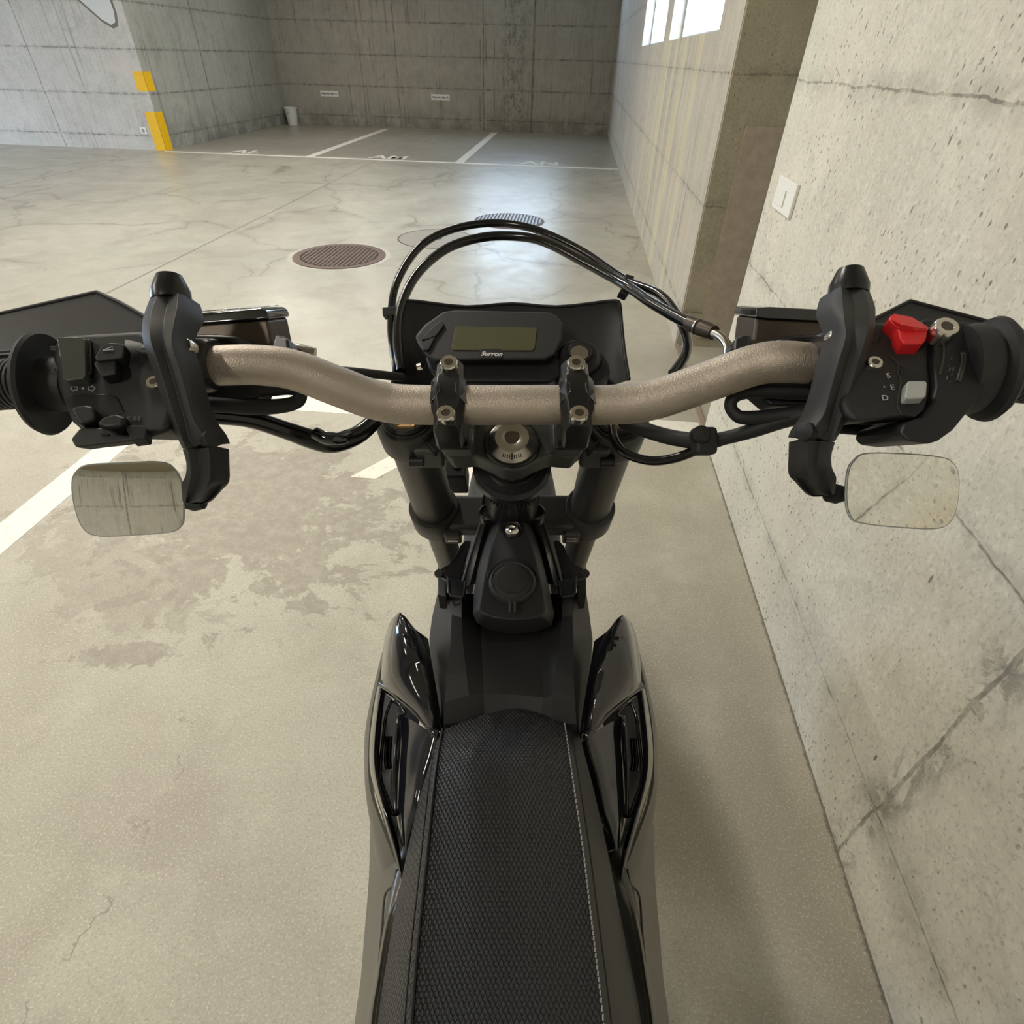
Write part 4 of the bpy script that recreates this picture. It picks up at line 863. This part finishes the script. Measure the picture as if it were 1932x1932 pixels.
lathe('grip_flange', P(1872, 698, .343), V(-1, .14, -.10), [(.0, -.004), (.020, -.004), (.0285, -.002), (.0310, .001), (.0300, .004), (.024, .006), (.018, .012), (0, .014)], M_rub, gr, 48, ref=YA)
lathe('grip_collar', P(1846, 697, .343), V(-1, .14, -.10), [(0, 0), (.0255, 0), (.027, .004), (.026, .012), (0, .014)], M_rub, gr, 48, ref=YA)
lathe('bar_end', V(.445, .324, -.168), V(1, 0, 0), [(0, -.002), (.0165, -.002), (.0175, .004), (.014, .012), (0, .013)], M_rub, gr, 32, ref=YA)

# ---- hand guards
for s in (-1, 1):
    if s < 0: rows = [[(-150, 640, .47), (0, 592, .465), (183, 551, .458), (225, 570, .45), (300, 612, .435)], [(-160, 690, .46), (0, 640, .45), (180, 610, .442), (225, 625, .437), (300, 650, .425)], [(-160, 740, .44), (0, 690, .43), (130, 680, .425), (225, 680, .42), (300, 690, .415)]]
    else: rows = [[(2090, 670, .46), (1925, 624, .455), (1850, 603, .45), (1717, 568, .452), (1630, 612, .435)], [(2095, 700, .45), (1940, 655, .445), (1850, 640, .442), (1717, 620, .44), (1630, 650, .425)], [(2095, 745, .43), (1935, 720, .425), (1850, 715, .423), (1717, 700, .42), (1630, 690, .415)]]
    hg = grid('hand_guard', [[P(*q) for q in r] for r in rows], M_blk2, None, 1, 4, .004, smooth=30)
    e = rows[0]; tube('guard_edge', [P(*q) for q in e], .0016, M_blk, hg, 8, 1)

# ---- mirror brackets: a chunky arm clamped over the bar, hinge, crook and mirror
LA = [  # left rim, groove left, ridge, right shoulder, right rim
 [(285, 557), (298, 553), (320, 556), (336, 553), (351, 557)],
 [(273, 588), (287, 580), (313, 588), (333, 583), (358, 588)],
 [(268, 612), (282, 608), (309, 612), (327, 612), (345, 611)],
 [(270, 646), (284, 642), (308, 650), (324, 648), (338, 640)],
 [(286, 694), (299, 690), (321, 698), (338, 694), (352, 686)],
 [(302, 745), (315, 742), (336, 748), (352, 744), (364, 738)],
 [(318, 795), (330, 792), (349, 795), (364, 790), (380, 784)],
 [(336, 830), (345, 832), (357, 828), (378, 812), (401, 814)],
 [(344, 846), (352, 846), (370, 842), (392, 832), (408, 832)]]
LZ = [.362, .350, .340, .332, .330, .330, .330, .330, .331]
LC = [[(344, 848), (354, 846), (372, 846), (394, 844), (409, 842)],
 [(351, 872), (358, 868), (376, 868), (396, 872), (410, 870)],
 [(350, 896), (360, 894), (378, 898), (396, 900), (410, 905)],
 [(342, 914), (356, 916), (372, 922), (388, 926), (396, 922)],
 [(343, 930), (352, 934), (360, 940), (370, 944), (376, 944)],
 [(344, 946), (350, 948), (353, 949), (356, 950), (360, 950)]]
CZ = [.334, .336, .338, .342, .345, .347]
def armrows(rows, zs, tf):
    out = []
    for r, z in zip(rows, zs):
        out.append([P(*tf(px, py), z+dz) for (px, py), dz in zip(r, (.006, .0, .0035, .0, .008))])
    return out
def tl(px, py): return px, py
def tr(px, py):   # the right arm is the mirror image, fitted to where it stands
    return 1920-px+ (4 if py < 600 else 0), (py-12 if py < 840 else py-14)
for tf, s in ((tl, -1), (tr, 1)):
    ar = grid('mirror_bracket', armrows(LA, LZ, tf), M_arm, None, 2, 3, .017, smooth=28, bevel=.0012)
    grid('mirror_arm', armrows(LC, CZ, tf), M_arm, ar, 2, 3, .015, smooth=28, bevel=.0012)
    lathe('hinge_pin', P(*tf(400, 826), .334), V(-s*1, 0, .0)+V(0, -.5, .4), [(0, -.006), (.0055, -.006), (.0055, .002), (.0030, .003), (0, .003)], M_blk, ar, 20)
    lathe('cone_spacer', P(*tf(322, 551), .372), UPB+V(s*.10, 0, 0), [(0, -.006), (.0120, -.006), (.0120, .0), (.0078, .0105), (.0062, .0108), (.0055, .006), (0, .006)], M_semi, ar, 36, smooth=22)
    # clamp block down to the bar
    obox('bracket_clamp', P(*tf(325, 690), .366), (.020, .032, .036), R_ID, M_blk, ar, .004)
# mirror glasses
def mirror(name, out, c_px, n, R=.55):
    n = n.normalized(); c = P(*c_px); pts = []
    for px, py in out:
        r = P(px, py, 1); pts.append(r*(c.dot(n)/r.dot(n)))
    loop = cat(pts, 5, True); cc = sum(loop, Vector())/len(loop)
    bm = bmesh.new(); rings = []
    for k in (1.0, .85, .7, .55, .4, .25, .12):
        ring = []
        for p in loop:
            q = cc+(p-cc)*k; d = (q-cc).length; ring.append(bm.verts.new(q+n*((-d*d)/(2*R)+.0035)))
        rings.append(ring)
    N = len(loop)
    for a, b in zip(rings, rings[1:]):
        for i in range(N): bm.faces.new((a[i], a[(i+1) % N], b[(i+1) % N], b[i]))
    cv = bm.verts.new(cc+n*.0035)
    for i in range(N): bm.faces.new((rings[-1][i], rings[-1][(i+1) % N], cv))
    back = [bm.verts.new(v.co-n*.001) for v in rings[0]]
    for i in range(N): bm.faces.new((rings[0][i], back[i], back[(i+1) % N], rings[0][(i+1) % N]))
    bm.faces.new(back)
    body = slab('mirror', [cc+(p-cc)*1.012+n*(-.0012-((p-cc).length**2)/(2*R)+.0028) for p in loop], .0050, M_blk2, None, -n, .0015, 2, back=.80)
    g = fin(bm, 'mirror_glass', M_mirror, body, smooth=60)
    tube('chrome_rim', [cc+(p-cc)*1.012+n*((-(p-cc).length**2)/(2*R)+.0028) for p in loop]+[cc+(loop[0]-cc)*1.012+n*((-(loop[0]-cc).length**2)/(2*R)+.0028)], .0006, M_lgrey, body, 6, 1)
    return body
LO = [(150, 888), (172, 877), (240, 873), (305, 872), (330, 884), (345, 915), (348, 970), (342, 990), (320, 1001), (250, 1006), (190, 1008), (162, 995), (146, 955), (141, 910)]
mirror('mirror', LO, (245, 940, .358), V(.20, -.90, .38))
RO = [(1608, 870), (1630, 857), (1700, 858), (1760, 863), (1790, 872), (1804, 900), (1801, 950), (1790, 980), (1765, 995), (1700, 994), (1620, 985), (1600, 970), (1594, 935), (1598, 890)]
mirror('mirror', RO, (1699, 926, .355), V(.25, -.78, .57))
for s, q in ((-1, (352, 945, .352)), (1, (1592, 930, .350))):
    lathe('mirror_ball', P(*q)+FWB*.016+V(s*.004, 0, 0), V(-s*1, 0, 0), [(0, -.006), (.005, -.005), (.0065, 0), (.005, .006), (0, .007)], M_rub, None, 20, ref=YA)

# ---- charge port cover (raised nose in front of the tank cover)
def ring(px, z): return [PZ(*q, z) for q in px]
o_out = [(892, 1158), (894, 1120), (902, 1070), (911, 1028), (920, 998), (932, 978), (947, 965), (966, 959), (985, 965), (1000, 980), (1010, 1000), (1018, 1030), (1030, 1085), (1038, 1120), (1046, 1158), (1040, 1182), (1010, 1192), (966, 1196), (925, 1188), (900, 1176)]
zo = [-.415, -.412, -.41, -.405, -.40, -.395, -.39, -.388, -.39, -.395, -.40, -.405, -.41, -.412, -.415, -.418, -.42, -.42, -.42, -.418]
i_in = [(903, 1150), (910, 1110), (918, 1070), (927, 1030), (935, 1003), (942, 988), (952, 978), (966, 974), (980, 978), (990, 990), (997, 1006), (1004, 1032), (1016, 1075), (1024, 1110), (1028, 1150), (1022, 1164), (1000, 1168), (966, 1170), (930, 1166), (912, 1160)]
zi = [-.385, -.382, -.380, -.378, -.375, -.374, -.373, -.372, -.373, -.374, -.375, -.378, -.380, -.382, -.385, -.388, -.390, -.390, -.390, -.388]
bm = bmesh.new()
A = [bm.verts.new(PZ(*q, z-.04)) for q, z in zip(o_out, zo)]; B = [bm.verts.new(PZ(*q, z)) for q, z in zip(o_out, zo)]; C_ = [bm.verts.new(PZ(*q, z)) for q, z in zip(i_in, zi)]
for a, b in ((A, B), (B, C_)):
    for k in range(20): bm.faces.new((a[k], a[(k+1) % 20], b[(k+1) % 20], b[k]))
bm.faces.new(C_); bm.faces.new(A[::-1])
cp = fin(bm, 'charge_port_cover', M_blk2, None, bevel=.002, seg=3)
bt = lathe('cover_bolt', PZ(966, 1000, -.371), V(0, -.35, .94), [(0, -.004), (.0072, -.004), (.0072, .0), (.0055, .003), (.0032, .0042), (.0025, .0035), (0, .003)], M_steel, cp, 32)
lathe('bolt_recess', PZ(966, 1000, -.373), V(0, -.35, .94), [(.0072, .0), (.0098, .0), (.0098, .0016), (.0072, .0005)], M_black, cp, 32)
n2 = V(0, -.22, .975)
cap = lathe('charge_port_cap', PZ(967, 1100, -.380), n2, [(0, -.012), (.0215, -.012), (.0225, -.002), (.0210, .004), (.0195, .0055), (.0185, .0045), (.0150, .0055), (.0145, .0068), (0, .0072)], M_rub, cp, 56)
lathe('cap_seat', PZ(967, 1096, -.384), n2, [(0, -.01), (.0265, -.01), (.0255, .001), (.0235, .003), (0, .003)], M_blk, cp, 56)
for dx in (-4, 4): tube('cap_tab', [PZ(967+dx, 1136, -.377), PZ(967+dx, 1156, -.381)], .0016, M_rub, cp, 10, 1)

# ---- tank cover: folded matte panel between the nose and the seat
def trow(lst): return [PZ(*q) for q in lst]
rows = [
 [(826, 1118, -.46), (838, 1118, -.430), (871, 1120, -.422), (905, 1120, -.455), (966, 1120, -.458), (1030, 1120, -.455), (1062, 1120, -.422), (1092, 1118, -.430), (1106, 1118, -.46)],
 [(815, 1165, -.465), (852, 1160, -.424), (871, 1165, -.424), (905, 1170, -.450), (966, 1175, -.455), (1024, 1170, -.450), (1060, 1165, -.424), (1080, 1160, -.424), (1113, 1165, -.465)],
 [(810, 1205, -.47), (850, 1205, -.420), (872, 1200, -.424), (908, 1208, -.440), (966, 1212, -.444), (1024, 1208, -.440), (1057, 1200, -.424), (1082, 1205, -.420), (1118, 1205, -.47)],
 [(818, 1260, -.475), (844, 1275, -.424), (879, 1265, -.426), (911, 1262, -.438), (966, 1262, -.441), (1024, 1262, -.438), (1048, 1265, -.426), (1082, 1275, -.424), (1110, 1260, -.475)],
 [(827, 1310, -.478), (840, 1325, -.432), (885, 1312, -.430), (912, 1308, -.440), (966, 1310, -.442), (1025, 1316, -.440), (1041, 1312, -.430), (1085, 1325, -.432), (1102, 1310, -.478)],
 [(830, 1355, -.48), (838, 1366, -.449), (885, 1362, -.448), (915, 1356, -.449), (966, 1352, -.450), (1020, 1356, -.449), (1045, 1362, -.448), (1088, 1366, -.449), (1094, 1355, -.48)],
 [(832, 1400, -.49), (838, 1400, -.47), (885, 1380, -.465), (915, 1365, -.465), (966, 1360, -.465), (1020, 1365, -.465), (1045, 1380, -.465), (1088, 1400, -.47), (1096, 1400, -.49)]]
tk = grid('tank_cover', [(lambda q: [q[0]+V(-.006, 0, -.10)]+q+[q[-1]+V(.006, 0, -.10)])(trow(r)) for r in rows], M_blk2, None, 1, 1, .004, V(0, 0, -1), smooth=12, bevel=.0022, seg=3)
for s in (-1, 1):
    for x0, x1 in ((852-5, 878), (826, 842)):
        pa = [(966+s*(966-x0), 1090), (966+s*(966-x0)-s*0, 1122), (966+s*(966-x1), 1126), (966+s*(966-x1), 1096)]
        slab('latch_pocket', [PZ(px, py, -.420) for px, py in pa], .02, M_black, tk, V(0, 0, -1), .0008)
    tube('latch_lip', [PZ(966+s*k, y, -.418) for k, y in ((121, 1088), (119, 1118), (116, 1124), (94, 1127), (90, 1122), (88, 1098))], .0012, M_blk2, tk, 8, 1)

# ---- seat
M_seat = mat('seat_vinyl', (.017, .017, .019), .48); _t = NT(M_seat)
_c = _t.coord(); _X = _t.xyz(_c)
u = _t.math('ADD', _t.math('MULTIPLY', _X[0], 980.0), _t.math('MULTIPLY', _X[1], 560.0)); v = _t.math('SUBTRACT', _t.math('MULTIPLY', _X[0], 980.0), _t.math('MULTIPLY', _X[1], 560.0))
pat = _t.math('ABSOLUTE', _t.math('MULTIPLY', _t.math('SINE', u), _t.math('SINE', v)))
_t.bump(_t.ramp(pat, .0, .55), 1.0, .0022)
_t.link(_t.mix(_t.ramp(pat, .0, .5), (.004, .004, .005), (.026, .026, .030)), _t.b.inputs['Base Color'])
M_side = mat('smooth_seat_side', (.030, .030, .029), .52)
SL = [(838, 1376), (828, 1430), (820, 1500), (810, 1600), (800, 1700), (790, 1800), (780, 1932), (762, 2200), (745, 2500)]
SR = [(1064, 1366), (1072, 1420), (1082, 1490), (1098, 1600), (1110, 1700), (1122, 1800), (1137, 1932), (1162, 2200), (1185, 2500)]
zs = [-.447, -.437, -.436, -.442, -.448, -.452, -.455, -.457, -.457]
crown = [.0, .010, .006, .002, .001, 0, 0, 0, 0]
front = [[(838, 1376, -.447), (900, 1352, -.444), (966, 1338, -.443), (1010, 1345, -.444), (1064, 1366, -.447)]]
top = [trow(front[0])]
for (a, b), (c, d), z, cr in list(zip(SL, SR, zs, crown))[1:]:
    top.append(trow([(a, b, z), (a*.75+c*.25, b*.75+d*.25-4, z+.004+cr), ((a+c)/2, (b+d)/2-6, z+.005+cr), (a*.25+c*.75, b*.25+d*.75-4, z+.004+cr), (c, d, z)]))
top.append([V(-.075, -.16, -.455), V(-.04, -.16, -.45), V(0, -.16, -.449), V(.04, -.16, -.45), V(.075, -.16, -.455)])
top.append([V(-.070, -.45, -.430), V(-.04, -.45, -.425), V(0, -.45, -.424), V(.04, -.45, -.425), V(.070, -.45, -.430)])
seat = grid('seat', top, M_seat, None, 5, 5, .05, V(0, 0, -1), smooth=60); seat['label'] = 'black seat with diamond textured top'
lrows, rrows = [], []
OL = [(828, 1384), (808, 1450), (790, 1510), (770, 1600), (753, 1680), (738, 1760), (712, 1932), (690, 2200), (660, 2500)]
OR = [(1092, 1382), (1110, 1450), (1125, 1510), (1145, 1600), (1165, 1700), (1185, 1800), (1210, 1932), (1235, 2200), (1265, 2500)]
for (a, b), (c, d), z in zip(SL, OL, zs):
    dz = min(.085, .02+.11*(b-1376)/556)
    lrows.append([PZ(a, b, z), PZ(a*.6+c*.4, b*.6+d*.4, z-.008-dz*.15), PZ(c, d, z-dz)])
for (a, b), (c, d), z in zip(SR, OR, zs):
    dz = min(.085, .02+.11*(b-1376)/556)
    rrows.append([PZ(a, b, z), PZ(a*.6+c*.4, b*.6+d*.4, z-.008-dz*.15), PZ(c, d, z-dz)])
for rws, s in ((lrows, -1), (rrows, 1)):
    rws.append([V(s*.075, -.16, -.455), V(s*.10, -.16, -.475), V(s*.125, -.16, -.54)]); rws.append([V(s*.070, -.45, -.43), V(s*.09, -.45, -.445), V(s*.11, -.45, -.50)])
grid('seat_side', lrows, M_seat, seat, 4, 5, .012, V(.6, 0, -.8), smooth=60)
grid('seat_side', rrows, M_side, seat, 4, 5, .012, V(-.6, 0, -.8), smooth=60)
tube('seam_left', [r[0]+V(-.0012, 0, .0004) for r in lrows[:8]], .0013, M_black, seat, 8, 8)
bm = bmesh.new(); sm = cat([r[0]+V(.0004, 0, .0010) for r in rrows[:8]], 30)
for i in range(0, len(sm)-3, 3): tube_bm(bm, [sm[i]+V(.0004, 0, 0), sm[i+1]+V(0, 0, .0006), sm[i+2]], .00055, 6, 1)
o = fin(bm, 'stitching', M_thr, seat, smooth=50); o['label'] = 'pale stitching along the right seam'
tube('stitch_fold', [r[0]+V(.0055, 0, -.0008) for r in rrows[:8]], .0006, M_black, seat, 6, 6)
tube('stitch_fold', [r[0]+V(-.0055, 0, -.0008) for r in lrows[:8]], .0006, M_black, seat, 6, 6)

# ---- shrouds and side panels
def mir(px): return 1929-px
for s in (-1, 1):
    t = (lambda q: (q[0], q[1], q[2])) if s < 0 else (lambda q: (mir(q[0]), q[1]+4, q[2]))
    def T(rows): return [[PZ(*t(q)) for q in r] for r in rows]
    wing = grid('shroud', T([
        [(748, 1160, -.424), (754, 1155, -.420), (758, 1158, -.420), (762, 1160, -.424)],
        [(737, 1172, -.440), (748, 1168, -.418), (768, 1170, -.416), (774, 1175, -.424)],
        [(727, 1200, -.455), (742, 1195, -.422), (772, 1192, -.412), (790, 1195, -.424)],
        [(721, 1240, -.470), (738, 1235, -.432), (785, 1230, -.416), (806, 1225, -.432)],
        [(719, 1288, -.480), (742, 1275, -.442), (797, 1268, -.426), (818, 1270, -.442)],
        [(722, 1300, -.484), (765, 1322, -.450), (808, 1330, -.436), (826, 1330, -.450)],
        [(724, 1302, -.488), (780, 1345, -.458), (814, 1378, -.450), (832, 1374, -.458)]]), M_gloss, None, 4, 4, .003, V(0, 0, -1), smooth=50)
    wing['label'] = 'gloss black tank shroud'
    slab('shroud_lip', [PZ(*t(q)) for q in ((757, 1157, -.4195), (764, 1161, -.4195), (783, 1186, -.422), (808, 1204, -.432), (813, 1240, -.436), (822, 1290, -.442), (835, 1372, -.455), (829, 1374, -.455), (806, 1278, -.436), (795, 1238, -.426), (776, 1200, -.418))], .022, M_gloss, wing, V(0, 0, -1), .0015)
    tube('shroud_rib', [PZ(*t(q)) for q in ((719, 1290, -.482), (745, 1308, -.468), (782, 1340, -.456), (818, 1380, -.452), (824, 1388, -.458))], .0032, M_gloss, wing, 12, 5)
    # vent frame: outer lip, deep recess with louvres, inner gloss panel
    vf = grid('vent_lip', T([[(712, 1296, -.500), (718, 1296, -.487), (726, 1306, -.492)], [(703, 1350, -.512), (711, 1352, -.494), (720, 1355, -.502)], [(697, 1410, -.522), (706, 1412, -.500), (715, 1412, -.510)], [(700, 1465, -.530), (709, 1466, -.506), (718, 1466, -.516)], [(722, 1545, -.545), (728, 1542, -.518), (738, 1540, -.526)], [(742, 1610, -.555), (746, 1606, -.530), (754, 1600, -.536)], [(754, 1655, -.565), (756, 1650, -.545), (758, 1645, -.548)]]), M_gloss, wing, 4, 4, .003, V(0, 0, -1), smooth=60)
    grid('vent_recess', T([[(722, 1302, -.525), (740, 1318, -.520), (790, 1350, -.515)], [(712, 1410, -.54), (740, 1410, -.54), (790, 1420, -.52)], [(716, 1466, -.545), (745, 1470, -.54), (780, 1500, -.53)], [(742, 1560, -.56), (752, 1560, -.55), (770, 1560, -.54)]]), M_black, wing, 3, 3, .003, V(0, 0, -1))
    tube('vent_edge', [PZ(*t(q)) for q in ((738, 1322, -.498), (745, 1324, -.496), (765, 1344, -.492), (752, 1352, -.498), (748, 1400, -.508), (745, 1450, -.514), (746, 1530, -.528), (740, 1532, -.530), (730, 1505, -.526), (717, 1462, -.522), (722, 1400, -.514), (728, 1350, -.505), (738, 1322, -.498))], .0018, M_gloss, wing, 8, 3)
    for k in range(2):
        tube('louvre', [PZ(*t(q)) for q in ((730+k*7, 1390, -.524), (727+k*7, 1430, -.528), (729+k*7, 1450, -.530))], .0022, M_gloss, wing, 8, 3)
    grid('inner_panel', (lambda G: [r+[r[-1]+V(-s*.016, 0, -.03)] for r in G])(T([[(750, 1346, -.498), (775, 1358, -.484), (805, 1376, -.470), (826, 1392, -.468)], [(752, 1400, -.508), (762, 1402, -.496), (788, 1408, -.482), (818, 1420, -.474)], [(748, 1450, -.514), (758, 1450, -.502), (780, 1455, -.490), (806, 1462, -.484)], [(746, 1500, -.524), (754, 1502, -.512), (768, 1505, -.502), (792, 1516, -.494)], [(748, 1545, -.532), (756, 1548, -.520), (762, 1550, -.512), (780, 1560, -.510)], [(756, 1590, -.540), (760, 1594, -.530), (763, 1596, -.524), (770, 1604, -.525)]])), M_gloss, wing, 4, 4, .003, V(0, 0, -1), smooth=60)
    # outer hull and lower side panel
    grid('side_hull', T([[(735, 1185, -.50), (722, 1230, -.52), (722, 1290, -.56)], [(716, 1270, -.52), (704, 1300, -.545), (716, 1320, -.60)], [(700, 1350, -.54), (690, 1370, -.57), (705, 1370, -.64)], [(695, 1420, -.55), (687, 1425, -.585), (700, 1425, -.66)], [(698, 1490, -.555), (690, 1500, -.59), (702, 1500, -.67)], [(724, 1570, -.56), (704, 1580, -.60), (706, 1580, -.68)], [(755, 1650, -.565), (720, 1650, -.60), (706, 1650, -.68)]]), M_fair, None, 4, 4, .003, V(1 if s < 0 else -1, 0, 0), smooth=60)
    grid('side_panel', [[PZ(966+s*(r[0][0]-60), r[0][1], r[0][2]-.06)]+[PZ(966+s*k[0], k[1], k[2]) for k in r] for r in (
        ((170, 1560, -.56), (245, 1560, -.60), (268, 1555, -.68)), ((205, 1660, -.555), (240, 1660, -.585), (270, 1655, -.66)), ((232, 1760, -.55), (250, 1762, -.575), (278, 1755, -.65)), ((246, 1850, -.55), (262, 1852, -.57), (286, 1850, -.64)),
        ((258, 1932, -.55), (276, 1932, -.57), (297, 1932, -.63)), ((282, 2200, -.555), (300, 2200, -.57), (325, 2200, -.62)), ((300, 2500, -.56), (320, 2500, -.57), (350, 2500, -.61)))], M_fair, None, 4, 4, .003, V(-s, 0, 0), smooth=60)
    tube('panel_seam', [PZ(966+s*k[0], k[1], k[2]) for k in ((218, 1640, -.560), (224, 1668, -.560), (240, 1690, -.565), (246, 1760, -.562), (254, 1850, -.560), (258, 1932, -.555))], .0010, M_grey, None, 6, 5)
